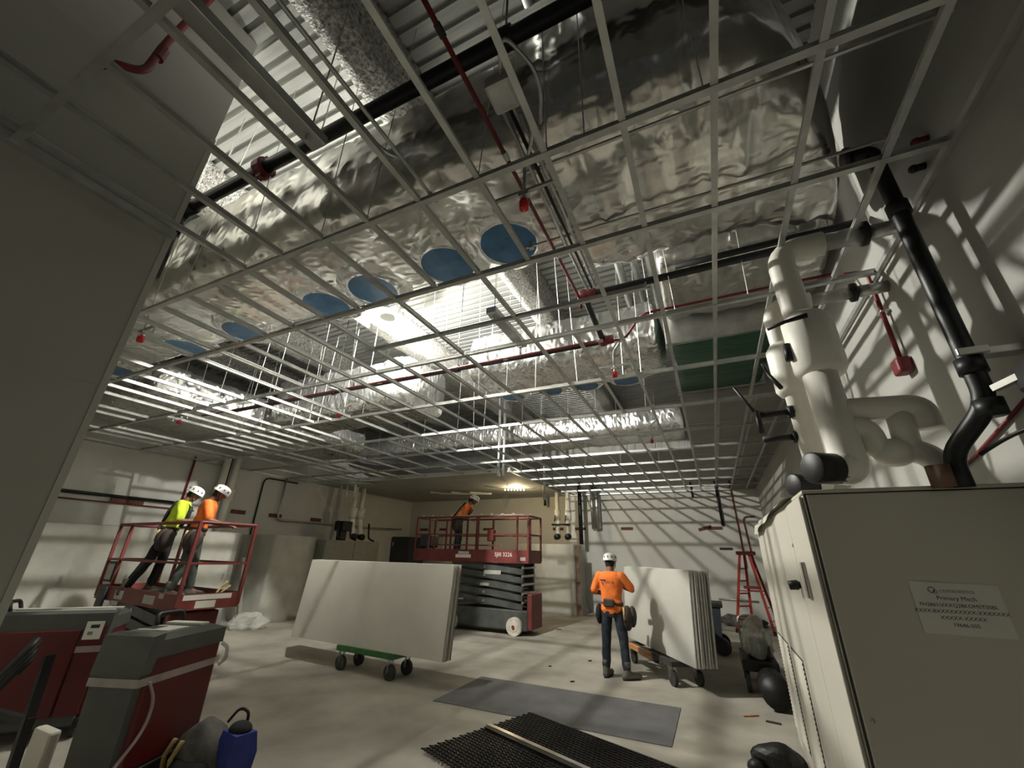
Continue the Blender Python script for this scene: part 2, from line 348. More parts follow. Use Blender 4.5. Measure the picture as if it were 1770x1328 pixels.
def plenum():
    rings = []; n = 64
    for i in range(50):
        x = -.82+i*(2.06/49); q = max(0, (x-.25)/1.0); q = min(q, .995); yn = 1.6+1.78*(1-math.sqrt(1-q*q)); yf = 3.38; zt = 5.45-.4*max(0, q)**3; c = (yn+yf)/2; w = yf-yn; cz = (4.27+zt)/2; hz = (zt-4.27)/2; ring = []
        for k in range(n):
            t = 2*PI*k/n; p = math.copysign(abs(math.cos(t))**.42, math.cos(t))*w/2; r = math.copysign(abs(math.sin(t))**.42, math.sin(t))*hz
            d = noise.noise(Vector((x*2.4+9, p*2.4, r*2.4)))*.035+(1-abs(noise.noise(Vector((x*6, p*3+4, r*3)))))**4*.03+noise.noise(Vector((x*14, p*9, r*9)))*.012
            ring.append((x+(.02*math.sin(r*9) if i in (0, 49) else 0), c+p*(1+d*1.4/max(.3, w)), cz+r*(1+d/hz)-(.05*(1-(2*p/w)**2) if r < -hz*.6 else 0)))
        rings.append(ring)
    return MB().loft(rings)
obj('plenum_body', plenum(), 'foil', pl, True)
d2 = thing('return_duct', 'second foil-wrapped duct with four blue outlets parallel behind the main duct', 'duct', (-3, 5.6, 4.3))
obj('duct_body', duct_mb('x', -3.25, -.21, 5.62, 1.15, 4.3, 5.05, 5, .05, .03, 48, r0=.1, r1=.1, seed=21), 'foil_fine', d2, True)
for x, y in ((-.85,5.98),(-1.5,5.97),(-2.1,5.95),(-2.8,5.98)): outlet(d2, x, y, 4.30, .20)
d3 = thing('branch_duct', 'wide bright crumpled foil duct at far left above the scissor lift', 'duct', (-10.4, 6, 4.2))
obj('duct_body', duct_mb('y', 3.35, 8.9, -10.35, 3.0, 4.25, 4.95, 6, .06, .04, 60, r0=.15, r1=.2, seed=33), 'foil_fine', d3, True)
d6 = thing('middle_duct', 'short crumpled foil duct above the drywall cart left of the roof beam', 'duct', (-6.4, 5.9, 4.3))
obj('duct_body', duct_mb('x', -8.5, -4.75, 6.1, 1.3, 4.3, 5.25, 6, .05, .04, 48, r0=.1, r1=.06, seed=71), 'foil_fine', d6, True)
d4 = thing('exhaust_duct', 'rear foil duct running across the room before the back ceiling', 'duct', (-5, 11.2, 4.7))
obj('duct_body', duct_mb('x', -11.4, -.2, 11.2, 1.5, 4.72, 5.4, 5, .07, .03, 40, r0=.1, r1=.1, seed=45), 'foil_fine', d4, True)
d5 = thing('riser_duct', 'short silver round duct hanging between ceiling beam and foil plenum', 'duct', (-.2, 5, 5.4))
for i, x in enumerate((-.62, -.42, -.2)): obj('round_pipe', MB().tube([(x, 3.3, 5.5), (x-.05, 7.4, 5.45)], .055+.02*(i == 2), 12), 'galv', d5, True)
d7 = thing('cross_duct', 'foil-wrapped duct between the black pipe and the green wrapped coil box', 'duct', (.6, 4.3, 4.5))
obj('duct_body', duct_mb('x', -.16, 1.42, 4.32, 1.2, 4.45, 5.38, 5, .045, .03, 48, r0=.08, seed=88), 'foil', d7, True)
gp = thing('wrapped_coil', 'flat coil box sealed in dark green plastic wrap overhead beside white pipes', 'air handler', (.45, 5.9, 4.2))
mb = MB(); g = duct_mb('y', 5.06, 6.8, .46, 1.2, 4.24, 4.95, 9, .05, .012, 40, seed=61); mb.add(g.v, g.f); obj('green_wrap', mb, 'green_film', gp, True)
for yy in (4.99, 6.83): obj('end_frame', MB().rbox(-.18, 1.1, yy-.035, yy+.035, 4.22, 4.97, .01), 'galv', gp)
for x0, x1, yy in ((-.8, 1.42, 1.86), (-1.1, 1.42, 2.55)):
    t = thing('trapeze_rod', 'slim steel trapeze bar under foil duct, ' + ('nearer of two' if yy < 2 else 'farther of two'), 'hanger', (x0, yy, 4.2))
    obj('bar', MB().tube([(x0, yy, 4.16), (x1, yy, 4.16)], .012, 8), 'steel', t)
    for x in (x0+.05, x1-.05): obj('clamp', MB().rbox(x-.02, x+.02, yy-.02, yy+.02, 4.13, 4.2, .005), 'galv', t)

# ------------------------------------------------------------------ sprinkler and other pipes overhead
bp = thing('black_sprinkler_main', 'thick black steel pipe along the near side of the foil main duct', 'pipe', (-2, 1.46, 5))
obj('pipe_run', MB().tube([(-4.45, 1.46, 5.0), (1.2, 1.46, 5.0)], .057, 14), 'black_pipe', bp, True)
obj('elbow', MB().tube(bend([(-4.42, 1.46, 5.0), (-4.66, 1.46, 5.0), (-4.66, 1.46, 4.72)], .12), .072, 14), 'black_pipe', bp, True)
obj('drop_pipe', MB().tube([(-4.66, 1.46, 4.75), (-4.66, 1.46, 4.18)], .057, 14), 'black_pipe', bp, True)
obj('red_coupling', MB().tube([(-3.38, 1.46, 5), (-3.37, 1.46, 5), (-3.28, 1.46, 5), (-3.27, 1.46, 5)], [.07, .095, .095, .07], 14).rbox(-3.36, -3.29, 1.43, 1.49, 4.87, 5.13, .01), 'red_box', bp)
obj('pipe_clamp', MB().tube([(-.86, 1.46, 5), (-.74, 1.46, 5)], .075, 14).tube([(-.8, 1.46, 5.05), (-.8, 1.46, 6.15)], .008, 6), 'black', bp)
for x in (-4.1, -2.6): obj('hanger_rod', MB().tube([(x, 1.46, 5.05), (x, 1.46, 6.19)], .007, 6), 'wire', bp)
b2 = thing('black_sprinkler_branch', 'black steel pipe with dark red elbows running below the plenum', 'pipe', (-.9, 3.6, 4.2))
obj('pipe_run', MB().tube(bend([(1.42, 3.56, 4.25), (-.86, 3.56, 4.25), (-.90, 4.62, 4.25), (-8.5, 4.62, 4.25)], .12), .036, 12), 'black_pipe', b2, True)
obj('pipe_run', MB().tube([(1.42, 3.40, 4.22), (.05, 3.40, 4.22)], .03, 10), 'black_pipe', b2, True)
for c in ((-.86, 3.56, 4.25), (-.90, 4.60, 4.25)): obj('red_elbow', MB().ball(c, (.075, .07, .075)).tube([Vector(c)-Vector((.02,0,0)), Vector(c)+Vector((.13,0,0))], .055, 12), 'red_box', b2, True)
for x in (-3.1, -5.6): obj('pipe_clamp', MB().tube([(x-.04, 4.62, 4.25), (x+.04, 4.62, 4.25)], .055, 12).tube([(x, 4.62, 4.3), (x, 4.62, 6.15)], .006, 6), 'black', b2)
rp = thing('red_sprinkler_line', 'slim dark red pipe running straight away overhead past the foil duct', 'pipe', (-.88, 1.5, 4.1))
obj('pipe_run', MB().tube([(-.87, .2, 4.12), (-.87, 3.3, 4.12)], .0145, 10), 'red_pipe', rp, True)
for y in (.9, 1.66, 2.7): obj('collar', MB().tube([(-.87, y-.03, 4.12), (-.87, y+.03, 4.12)], .02, 10), 'galv' if y > 1 else 'black', rp)
obj('drop_end', MB().tube(bend([(-.87, 3.25, 4.12), (-.87, 3.42, 4.12), (-.87, 3.44, 4.02)], .05), .0145, 8), 'red_pipe', rp, True)
r2 = thing('red_conduit_run', 'red conduit zigzagging from the green wrapped box across the grid', 'pipe', (0, 4, 4.2))
obj('conduit', MB().tube(bend([(1.4, 4.0, 4.16), (-.35, 4.0, 4.16), (-.62, 4.5, 4.16), (-1.2, 4.42, 4.16), (-9, 4.42, 4.16)], .12), .015, 8), 'red_pipe', r2, True)
for x in (-.9, -2.2, -4.4): obj('collar', MB().tube([(x-.03, 4.43, 4.16), (x+.03, 4.43, 4.16)], .022, 8), 'galv', r2)
heads = [(-.79, 1.79, 'red capped sprinkler head nearest the camera beside red pipe'), (-.80, 4.66, 'red capped sprinkler head under the second foil duct'), (-.79, 8.05, 'red capped sprinkler head by the grey bulkhead at the rear'),
         (-5.36, 4.60, 'red capped sprinkler head over the drywall cart'), (-5.34, 1.80, 'red capped sprinkler head beside the near wall corner'), (-8.4, 3.8, 'red capped sprinkler head above the left scissor lift')]
h0 = None
for i, (x, y, lb) in enumerate(heads):
    if i == 0:
        h0 = thing('sprinkler_head', lb, 'sprinkler', (x, y, ZC+.02), 'capped sprinkler heads in the ceiling grid')
        obj('cap', MB().tube([(x, y, ZC-.05), (x, y, ZC+.0), (x, y, ZC+.025)], [.030, .034, .026], 14), 'red_plastic', h0, True)
        obj('fitting', MB().tube([(x, y, ZC+.02), (x, y, ZC+.10)], .02, 10).rbox(x-.035, x+.035, y-.022, y+.022, ZC+.05, ZC+.085, .006), 'galv', h0)
        obj('bracket', MB().bar((x-.22, y, ZC+.10), (x+.22, y, ZC+.10), .02).bar((x-.22, y, ZC+.02), (x-.22, y, ZC+.11), .014).bar((x+.22, y, ZC+.02), (x+.22, y, ZC+.11), .014), 'galv', h0)
        obj('flexible_hose', MB().tube(bend([(x, y, ZC+.1), (x, y, ZC+.3), (x+.15, y-.2, ZC+.34), (x+.16, y-.45, ZC+.30)], .1), .013, 8), 'galv', h0, True)
    else: copy_tree(h0, (x, y, ZC+.02), lb)
cp = thing('conduit_pair', 'pair of slim steel conduits overhead running toward the foil duct', 'conduit', (-1.6, .8, 4.2))
obj('conduit', MB().tube(bend([(-1.66, -.5, 4.22), (-1.66, 1.35, 4.22), (-1.62, 1.5, 4.3)], .08), .014, 8), 'galv', cp, True)
obj('conduit', MB().tube([(-1.57, -.5, 4.22), (-1.57, 1.80, 4.22)], .014, 8), 'galv', cp, True)
obj('end_fitting', MB().tube([(-1.57, 1.78, 4.22), (-1.57, 1.86, 4.22)], .024, 8), 'steel', cp)
obj('strap', MB().rbox(-1.72, -1.5, .36, .40, 4.20, 4.26, .005), 'galv', cp)
for k, (ya, yb, lb) in enumerate(((-.6, 1.02, 'wide grey strut channel at top left beside two conduits'), (2.98, 3.78, 'wide galvanised strut channel on the grid behind the blue outlets'))):
    st = thing('strut_channel', lb, 'channel', (-1.75, ya, 3.95)); x = -1.78 if k == 0 else -1.66
    obj('channel', MB().rbox(x-.055, x+.055, ya, yb, 3.90, 3.965, .006), 'galv', st)
    for y in (ya+.08, yb-.08): obj('bolt', MB().tube([(x, y, 3.86), (x, y, 3.9)], .018, 8).tube([(x, y, 3.96), (x, y, 6.18)], .005, 5), 'steel', st)
eb = thing('conduit_bundle', 'bundle of three dark conduits under the foil plenum beside the red pipe', 'conduit', (-.7, 2.3, 4.1))
for i, x in enumerate((-.76, -.72, -.68)): obj('conduit', MB().tube([(x, 1.36+i*.05, 4.13+.01*i), (x, 3.3, 4.13+.01*i)], .0125, 8), ('galv', 'black', 'galv')[i], eb, True)
obj('junction', MB().rbox(-.80, -.64, 1.22, 1.40, 4.10, 4.2, .02), 'galv', eb)
obj('flexible_whip', MB().tube(bend([(-.7, 1.25, 4.14), (-.62, 1.05, 4.2), (-.5, 1.35, 4.22), (-.6, 1.6, 4.2)], .15), .011, 8), 'galv', eb, True)
tp = thing('vent_pipe_group', 'three pale round vent pipes near the deck above the black pipe', 'pipe', (-.5, 1, 5.5))
for x, rr, ye in ((-.66, .045, 1.55), (-.47, .03, 1.5), (-.36, .03, 1.52)): obj('vent_pipe', MB().tube([(x, -.2, 5.5), (x, ye, 5.5)], rr, 12), 'galv', tp, True)
for k, (x, y, z, lb) in enumerate(((-5.02, 9.98, 3.66, 'left one of two vertical silver conduits beside the rear soffit'), (-4.86, 9.98, 3.66, 'right one of two vertical silver conduits beside the rear soffit'), (-4.9, 12.5, 3.35, 'lone silver conduit stub hanging beyond the paired conduits'))):
    t = thing('vertical_conduit', lb, 'conduit', (x, y, z))
    if k < 2: obj('tube', MB().tube([(x, y-.12, z), (x, y-.12, 4.2 if k else 4.2), (x, y-.12, 6.19)], .045, 12), 'galv', t, True)
    else: obj('tube', MB().tube([(x+.22, y, z), (x+.22, y, 6.19)], .05, 12), 'galv', t, True)
rr = thing('red_wall_pipe', 'dark red pipe bending into the near wall at top left', 'pipe', (XW, .4, 4.7))
obj('pipe_bend', MB().tube(bend([(XW-.02, .33, 4.70), (XW+.10, .36, 4.70), (XW+.12, .50, 4.80), (XW+.12, .52, 5.2), (XW+.12, .62, 6.15)], .12), .026, 10), 'red_pipe', rr, True)
obj('coupling', MB().tube([(XW+.12, .52, 5.0), (XW+.12, .525, 5.12)], .036, 10), 'red_box', rr)

# ------------------------------------------------------------------ lamps
wl = thing('work_light', 'glaring temporary work light hung above the grid by the foil duct', 'lamp', tuple(LAMP))
x, y, z = LAMP
obj('added_deck_shade', MB().tube([(x, y, z+.07), (x, y, z+.08), (x, y, z+.16)], [.24, .23, .05], 24), 'mach_light', wl, True)  # disc added above the lamp to keep direct light off the deck
obj('added_floor_shade', MB().tube([(x, y, z-.235), (x, y, z-.22)], [.13, .13], 24), 'mach_light', wl)  # disc added below the lamp to darken the floor straight beneath
obj('lens', MB().ball((x, y, z+.055), (.05, .05, .014)).ball((x, y, z-.205), (.04, .04, .014)), 'glass_lamp', wl, True)
for a in (0.4, 2.5, 4.6): obj('cage_rod', MB().tube([(x+.12*math.cos(a), y+.12*math.sin(a), z-.22), (x+.2*math.cos(a), y+.2*math.sin(a), z+.08)], .005, 6), 'steel', wl)
obj('cord', MB().tube([(x, y, z+.15), (x+.02, y, ZD-.01)], .006, 6), 'black', wl)
obj('added_light_blocker', MB().box(x-.46, x-.45, y-.75, y+.05, z-.32, z+.12), 'mach_light', wl)  # made-up board, added to keep this lamp's light off the left wall
obj('added_blocker_arm', MB().bar((x-.45, y-.1, z+.1), (x-.1, y, z+.1), .02), 'steel', wl)  # carries the added board
copy_tree(wl, (-7.8, 8.0, 5.72), 'second temporary work light hidden above the rear ducts on the left')
sl = thing('string_light', 'warm string of small bulbs under the rear soffit', 'lamp', (-5.7, 12.6, 3.7))
obj('cable', MB().tube(bend([(-6.6, 12.0, 3.79), (-6.1, 12.4, 3.74), (-5.4, 12.7, 3.74), (-5.1, 12.9, 3.79)], .2), .008, 6), 'black', sl)
for i in range(7): xx = -6.05+i*.1; obj('bulb', MB().ball((xx, 12.45+i*.03, 3.71), .022, 8, 6), 'warm_bulb', sl, True)

# ------------------------------------------------------------------ right foreground: cabinet and pipework
cb = thing('equipment_cabinet', 'tall beige equipment cabinet filling the right foreground with a paper label', 'cabinet', (.95, 4.3, 0))
X0, X1, Y0, Y1, CH = .50, 1.42, 2.82, 5.75, 2.075
obj('body', MB().rbox(X0, X1, Y0+.03, Y1, .04, CH-.02, .012), 'cab', cb)
obj('plinth', MB().box(X0+.03, X1-.03, Y0+.06, Y1-.03, 0, .05), 'cab_dark', cb)
obj('top_panel', MB().rbox(X0-.004, X1+.004, Y0+.006, Y1+.004, CH-.02, CH, .004), 'cab', cb)
obj('front_door', MB().rbox(X0+.012, X1-.004, Y0, Y0+.028, .06, CH-.026, .006), 'cab', cb)
obj('door_gasket', MB().box(X0+.001, X0+.012, Y0+.006, Y0+.029, .06, CH-.024), 'cab_dark', cb)
obj('door_screw', MB().tube([(.548, Y0-.004, 1.03), (.548, Y0+.01, 1.03)], .008, 12), 'steel', cb, True)
for a, b in ((2.86, 3.42), (3.43, 4.10), (4.11, 4.85), (4.86, 5.74)):
    dp = obj('side_door', MB().rbox(X0-.020, X0-.001, a, b, .08, CH-.03, .006), 'cab', cb)
    if a > 3.5:
        zb = .25
        obj('louvre_backing', MB().box(X0-.0225, X0-.0195, a+.08, b-.08, .22, 1.02), 'cab_dark', dp)
        mb = MB()
        for k in range(26): z = .235+k*.030; mb.add([(X0-.022, a+.09, z+.022), (X0-.022, b-.09, z+.022), (X0-.034, b-.09, z), (X0-.034, a+.09, z)], [(0,1,2,3)])
        obj('louvre_slats', mb, 'cab', dp)['kind'] = 'stuff'
hd = obj('handle_plate', MB().rbox(X0-.034, X0-.019, 3.14, 3.25, 1.50, 1.70, .006), 'steel', cb)
obj('handle_recess', MB().box(X0-.0365, X0-.033, 3.16, 3.175, 1.505, 1.695), 'black', hd)
kn = obj('rotary_knob', MB().tube([(X0-.019, 3.50, 1.56), (X0-.03, 3.50, 1.56), (X0-.034, 3.5, 1.56), (X0-.085, 3.50, 1.555)], [.02, .022, .030, .027], 12), 'black', cb, True)
lt = obj('lock', MB().tube([(X0-.019, 3.42, 1.80), (X0-.026, 3.42, 1.80)], .012, 10), 'galv', cb)
pp = obj('paper_label', MB().add([(.838, Y0-.002, 1.625), (1.155, Y0-.002, 1.620), (1.155, Y0-.002, 1.405), (.838, Y0-.002, 1.405)], [(3,2,1,0)]), 'paper', cb)
def lab(s, x, z, size, m): obj('printed_line', text_mb(s, size, frame((x, Y0-.0025, z), (1,0,0), (0,0,1), (0,-1,0)), 0), m, pp)
lab('commetrics', 1.005, 1.588, .026, 'ink_grey'); lab('Primary Mech', .995, 1.556, .025, 'ink'); lab('PH2801/VXXQ28KOM0T00BL', .992, 1.526, .0215, 'ink')
lab('XXXX-BXXXXXXXXX-XXXXXXX', .994, 1.500, .0215, 'ink'); lab('XXXXX-XXXXX', .995, 1.474, .0215, 'ink'); lab('19646-005', .998, 1.446, .0215, 'ink')
mb = MB(); 
for c, r in ((( .915, 1.590), .014), ((.928, 1.582), .009)):
    mb.loft([[(c[0]+rr*math.cos(t), Y0-.003, c[1]+rr*math.sin(t)) for t in [2*PI*k/20 for k in range(20)]] for rr in (r, r*.68)], False)
obj('printed_emblem', mb, 'ink_grey', pp)
# crumpled cardboard/plastic sheet lying over the far top edge
def drape(u, v):
    y = 3.2+u*2.45; x = X0+.30-v*.42
    z = CH+.006+.012*abs(noise.noise(Vector((u*7, v*5, 3))))
    if x < X0-.02:
        t = (X0-.02-x); x = X0-.035-.06*u*noise.noise(Vector((u*5, 2, 1)))-t*.25; z = CH+.008-t*(1.2*u+.12*math.sin(u*17))
    return (x, y, z)
ds = obj('draped_sheet', MB().grid(drape, 40, 14), 'brown_wrap', None, True, loc=(.6, 4.4, CH)); ds.data.materials[0] = M['cab']
tag(ds, 'crumpled beige wrapping sheet hanging over the far top edge of the cabinet', 'sheet')

def ins(parent, name, pts, r, b=.14): return obj(name, MB().tube(bend(pts, b, 7), r, 18), 'white_ins', parent, True)
pr = thing('insulated_riser', 'nearer white insulated pipe riser with a valve bulge above the cabinet', 'pipe', (.73, 2.95, 2.1))
ins(pr, 'pipe_jacket', [(1.02, 2.98, 3.80), (.745, 2.98, 3.80), (.775, 2.95, 2.17)], .085)
obj('valve_jacket', MB().tube([(.79, 2.97, 2.80), (.79, 2.97, 2.84), (.785, 2.97, 3.20), (.785, 2.97, 3.25)], [.12, .145, .145, .10], 20), 'white_ins', pr, True)
ins(pr, 'lower_jacket', [(.77, 2.95, 2.80), (.785, 2.95, 2.20), (.69, 2.89, 2.20)], .094, .1)
obj('black_end_cap', MB().tube([(.71, 2.90, 2.195), (.705, 2.897, 2.195), (.575, 2.81, 2.195), (.57, 2.807, 2.195)], [.08, .088, .088, .08], 18), 'black', pr, True)
ins(pr, 'branch_jacket', [(.74, 2.95, 2.56), (1.18, 2.93, 2.53), (1.18, 2.93, 2.4)], .068, .07)
ins(pr, 'branch_jacket', [(.74, 2.95, 2.45), (.92, 2.95, 2.44), (.93, 2.95, 2.29), (1.15, 2.95, 2.28), (1.20, 2.95, 2.09)], .064, .1)
ins(pr, 'branch_jacket', [(1.08, 2.94, 2.53), (1.07, 2.95, 2.30)], .062)
obj('wrap_bulge', MB().ball((1.0, 2.95, 2.28), (.10, .085, .08), 14, 9), 'white_ins', pr, True)
obj('valve_lever', MB().tube([(.76, 2.80, 3.16), (.64, 2.82, 3.15), (.54, 2.86, 3.14)], [.017, .012, .015], 8), 'black', pr, True)
obj('handle_grip', MB().tube([(.64, 2.94, 3.04), (.63, 2.93, 2.92)], .022, 8), 'black', pr, True)
obj('clear_pipe', MB().tube([(1.02, 2.98, 3.80), (1.24, 2.98, 3.80)], .06, 14), 'clear', pr, True)
obj('black_clamp', MB().tube([(1.24, 2.98, 3.80), (1.27, 2.98, 3.80)], .085, 14), 'black', pr, True)
obj('wall_stub', MB().tube([(1.27, 2.98, 3.80), (1.499, 2.98, 3.80)], .05, 12), 'galv', pr, True)
p2 = thing('insulated_pipe', 'farther white insulated pipe riser with black lever handles beside the green wrap', 'pipe', (.72, 3.55, 2.1))
ins(p2, 'pipe_jacket', [(1.0, 3.52, 3.66), (.72, 3.52, 3.66), (.755, 3.54, 2.22)], .072)
obj('valve_jacket', MB().tube([(.735, 3.53, 2.88), (.735, 3.53, 2.92), (.73, 3.53, 3.26), (.73, 3.53, 3.31)], [.095, .118, .118, .085], 18), 'white_ins', p2, True)
ins(p2, 'lower_jacket', [(.75, 3.54, 2.4), (.755, 3.54, 2.20), (.68, 3.48, 2.19)], .074, .08)
obj('black_end_cap', MB().tube([(.70, 3.5, 2.19), (.695, 3.497, 2.19), (.565, 3.42, 2.19), (.56, 3.417, 2.19)], [.07, .077, .077, .07], 16), 'black', p2, True)
obj('clear_pipe', MB().tube([(1.0, 3.52, 3.66), (1.27, 3.52, 3.66)], .05, 14), 'clear', p2, True)
obj('black_clamp', MB().tube([(1.27, 3.52, 3.66), (1.30, 3.52, 3.66)], .075, 14), 'black', p2, True)
obj('wall_stub', MB().tube([(1.30, 3.52, 3.66), (1.499, 3.52, 3.66)], .045, 12), 'galv', p2, True)
for z, yl in ((2.74, 3.50), (2.56, 3.55)):
    st = obj('valve_stem', MB().tube([(.70, yl, z), (.46, yl-.03, z-.01)], .024, 10).tube([(.69, yl, z), (.655, yl, z)], .048, 12), 'black', p2, True)
    if z > 2.6: obj('lever', MB().tube([(.45, yl-.02, z), (.40, yl-.02, z+.10), (.33, yl-.03, z+.24)], [.014, .011, .011], 8).tube([(.45, yl-.04, z+.02), (.45, yl-.06, z-.16)], .02, 8), 'black', st, True)
obj('lever', MB().tube([(.545, 3.36, 3.10), (.56, 3.30, 2.98), (.60, 3.22, 2.84)], [.012, .013, .016], 8), 'black', p2, True)
bl = thing('black_riser', 'heavy black steel pipe riser fixed along the right wall', 'pipe', (1.3, 2.6, 2.1))
obj('pipe_run', MB().tube(bend([(1.18, 2.62, 4.16), (1.30, 2.62, 4.16), (1.30, 2.62, 2.42), (1.17, 2.80, 2.22), (1.17, 2.80, 2.06)], .09), .043, 14), 'black_pipe', bl, True)
for z in (3.66, 2.62, 2.40): obj('coupling', MB().tube([(1.30, 2.62, z-.04), (1.30, 2.62, z+.04)], .056, 14), 'black_pipe', bl, True)
obj('pipe_clamp', MB().rbox(1.24, 1.36, 2.55, 2.57, 2.66, 2.70, .006).rbox(1.34, 1.499, 2.58, 2.66, 2.66, 2.70, .006), 'galv', bl)
obj('flange', MB().tube([(1.18, 2.62, 4.16), (1.15, 2.62, 4.16)], .07, 14), 'black_pipe', bl, True)
obj('rusty_sleeve', MB().tube([(1.10, 2.80, 2.06), (1.10, 2.80, 2.17)], .05, 12), 'brown_wrap', bl, True)
ac = thing('valve_actuator', 'dark actuator with red body on the black riser at the right edge', 'valve', (1.42, 2.45, 2.5))
obj('body', MB().rbox(1.36, 1.47, 2.30, 2.52, 2.42, 2.55, .02), 'black', ac)
obj('red_cover', MB().rbox(1.38, 1.49, 2.22, 2.38, 2.50, 2.60, .015), 'red_box', ac)
obj('bracket', MB().bar((1.32, 2.58, 2.48), (1.38, 2.48, 2.5), .03), 'steel', ac)
cc = obj('control_cable', MB().tube(bend([(1.42, 2.34, 2.42), (1.44, 2.36, 2.30), (1.32, 2.62, 2.26), (1.24, 2.72, 2.20)], .12), .009, 8), 'black', None, True, loc=(1.4, 2.5, 2.3)); tag(cc, 'thin black cable looping from the actuator to the black riser', 'cable')
lc = obj('wall_cable', MB().tube([(1.485, 2.70, 2.46), (1.485, 3.3, 2.30), (1.485, 4.2, 2.14)], .010, 6), 'red_pipe', None, True, loc=(1.485, 3.3, 2.3)); tag(lc, 'thin dark conduit sloping along the right wall behind white pipes', 'conduit')
ra = thing('alarm_box', 'dark red alarm box at the end of a red conduit on the right wall', 'alarm', (1.47, 3.65, 3.05))
obj('box', MB().rbox(1.41, 1.499, 3.585, 3.715, 2.985, 3.105, .02), 'red_box', ra)
obj('conduit', MB().tube(bend([(1.30, 3.62, 3.90), (1.46, 3.64, 3.90), (1.46, 3.65, 3.1)], .08), .016, 10), 'red_pipe', ra, True)
obj('conduit_strap', MB().rbox(1.44, 1.499, 3.61, 3.69, 3.50, 3.515, .003), 'galv', ra)
for i, (y, z) in enumerate(((2.50, 4.02), (2.62, 3.93))):
    t = obj('wall_fitting', MB().tube([(1.45, y, z), (1.499, y, z)], .022, 12).ball((1.445, y, z), .026), 'red_box' if i == 0 else 'black', None, True, loc=(1.45, y, z)); tag(t, 'small red fitting high on the right wall' if i == 0 else 'small black fitting high on the right wall below the red one', 'fitting')

# ------------------------------------------------------------------ walls: caulked openings, conduits, hangers
def slab(x, y, z, w, h, axis, tilt=0, lb='', m='brown'):
    mb = MB(); T = Matrix.Translation((x, y, z)) @ Matrix.Rotation(tilt, 4, 'Y' if axis == 'b' else 'X'); mb.T = T
    if axis == 'b': mb.box(-w/2, w/2, -.02, .019, -h/2, h/2)
    else: mb.box(-.019, .02, -w/2, w/2, -h/2, h/2)
    return tag(obj('wall_opening', mb, m, None, loc=(x, y, z)), lb, 'wall patch', 'brown patched openings along the walls')
for x, t, lb in ((-2.65, 0, 'brown patched wall opening above the standing worker, back wall'), (-.18, -.28, 'tilted brown patched wall opening, back wall right'), (.12, .0, 'level brown patched wall opening beside the tilted one'),
                 (-4.30, 0, 'brown patched wall opening right of the rear pipe pair'), (-5.15, 0, 'brown patched wall opening left of the rear pipe pair'), (-8.1, 0, 'brown patched wall opening behind the rear lift rails'), (-10.2, 0, 'brown patched wall opening left of the rear lift'), (-11.2, 0, 'brown patched wall opening nearest the far left corner')):
    slab(x, YB-.02, 2.64, .40, .085, 'b', t, lb)
slab(.33, YB-.02, 2.03, .36, .06, 'b', 0, 'low dark slot in the back wall left of the ladder', 'black')
for y, w_, lb in ((4.98, .62, 'large dark red patched opening on the left wall above the lift'), (7.55, .4, 'brown patch on the left wall right of the workers'), (8.7, .4, 'brown patch on the left wall above the wrapped cabinet'), (10.2, .4, 'brown patch on the left wall near the far cabinets')):
    slab(XL+.02, y, 2.66, w_, .14 if y < 5 else .1, 'l', 0, lb)
def wpipe(name, pts, r, m, lb, cat='conduit', b=.15):
    o = obj(name, MB().tube(bend(pts, b), r, 10), m, None, True, loc=pts[0]); return tag(o, lb, cat)
wpipe('wall_conduit', [(XL+.05, 2.6, 2.74), (XL+.05, 6.2, 2.72)], .035, 'black_pipe', 'long dark conduit along the left wall above the lift')
wpipe('wall_conduit', [(XL+.04, 2.6, 2.60), (XL+.04, 6.4, 2.58)], .014, 'red_pipe', 'thin lower conduit under the dark one on the left wall')
wpipe('wall_drop', [(XL+.05, 6.05, 3.9), (XL+.05, 6.05, 2.78)], .026, 'red_pipe', 'dark red vertical drop on left wall behind the workers', 'pipe')
jb = tag(obj('junction_box', MB().rbox(XL+.001, XL+.09, 5.96, 6.18, 2.62, 2.80, .01), 'galv', None, loc=(XL, 6.05, 2.7)), 'square grey junction box under the red drop on the left wall', 'box')
wpipe('cable_drop', [(XL+.04, 9.2, 3.70), (XL+.04, 8.05, 3.70), (XL+.04, 8.05, 1.2)], .022, 'black', 'black cable bending down the left wall right of the workers', 'cable', .2)
wpipe('grey_conduit', [(XL+.11, 8.72, 3.79), (XL+.11, 8.72, 2.55), (XL+.11, 12.7, 2.55), (XL+.3, 14.3, 2.6)], .030, 'galv', 'grey conduit dropping then running right along the left wall')
for y in (6.75, 7.02):
    t = thing('left_wall_riser', ('nearer' if y < 6.9 else 'farther') + ' white insulated riser on left wall above the hard hats', 'pipe', (XL+.3, y, 2.0))
    obj('pipe_jacket', MB().tube([(XL+.25, y, 4.1), (XL+.25, y, 2.05)], .085, 12), 'white_ins', t, True)
    obj('valve_jacket', MB().tube([(XL+.25, y, 2.9), (XL+.25, y, 3.2)], .13, 12), 'white_ins', t, True)
wpipe('riser_gap_pipe', [(XL+.2, 6.885, 4.1), (XL+.2, 6.885, 3.0)], .022, 'black_pipe', 'thin black pipe between the two left wall risers', 'pipe')
wpipe('back_wall_pipe', [(.34, YB-.06, 4.1), (.36, YB-.06, 2.70)], .045, 'black_pipe', 'thick black pipe stub hanging on back wall left of the ladder', 'pipe')
wpipe('back_wall_conduit', [(.76, YB-.05, 4.1), (.80, YB-.05, 1.5)], .02, 'red_pipe', 'thin dark red conduit behind the ladder, left one')
wpipe('back_wall_conduit', [(1.3, YB-.05, 2.97), (.95, YB-.05, 2.97), (1.02, YB-.05, 1.5)], .02, 'red_pipe', 'hooked dark red conduit behind the ladder, right one')
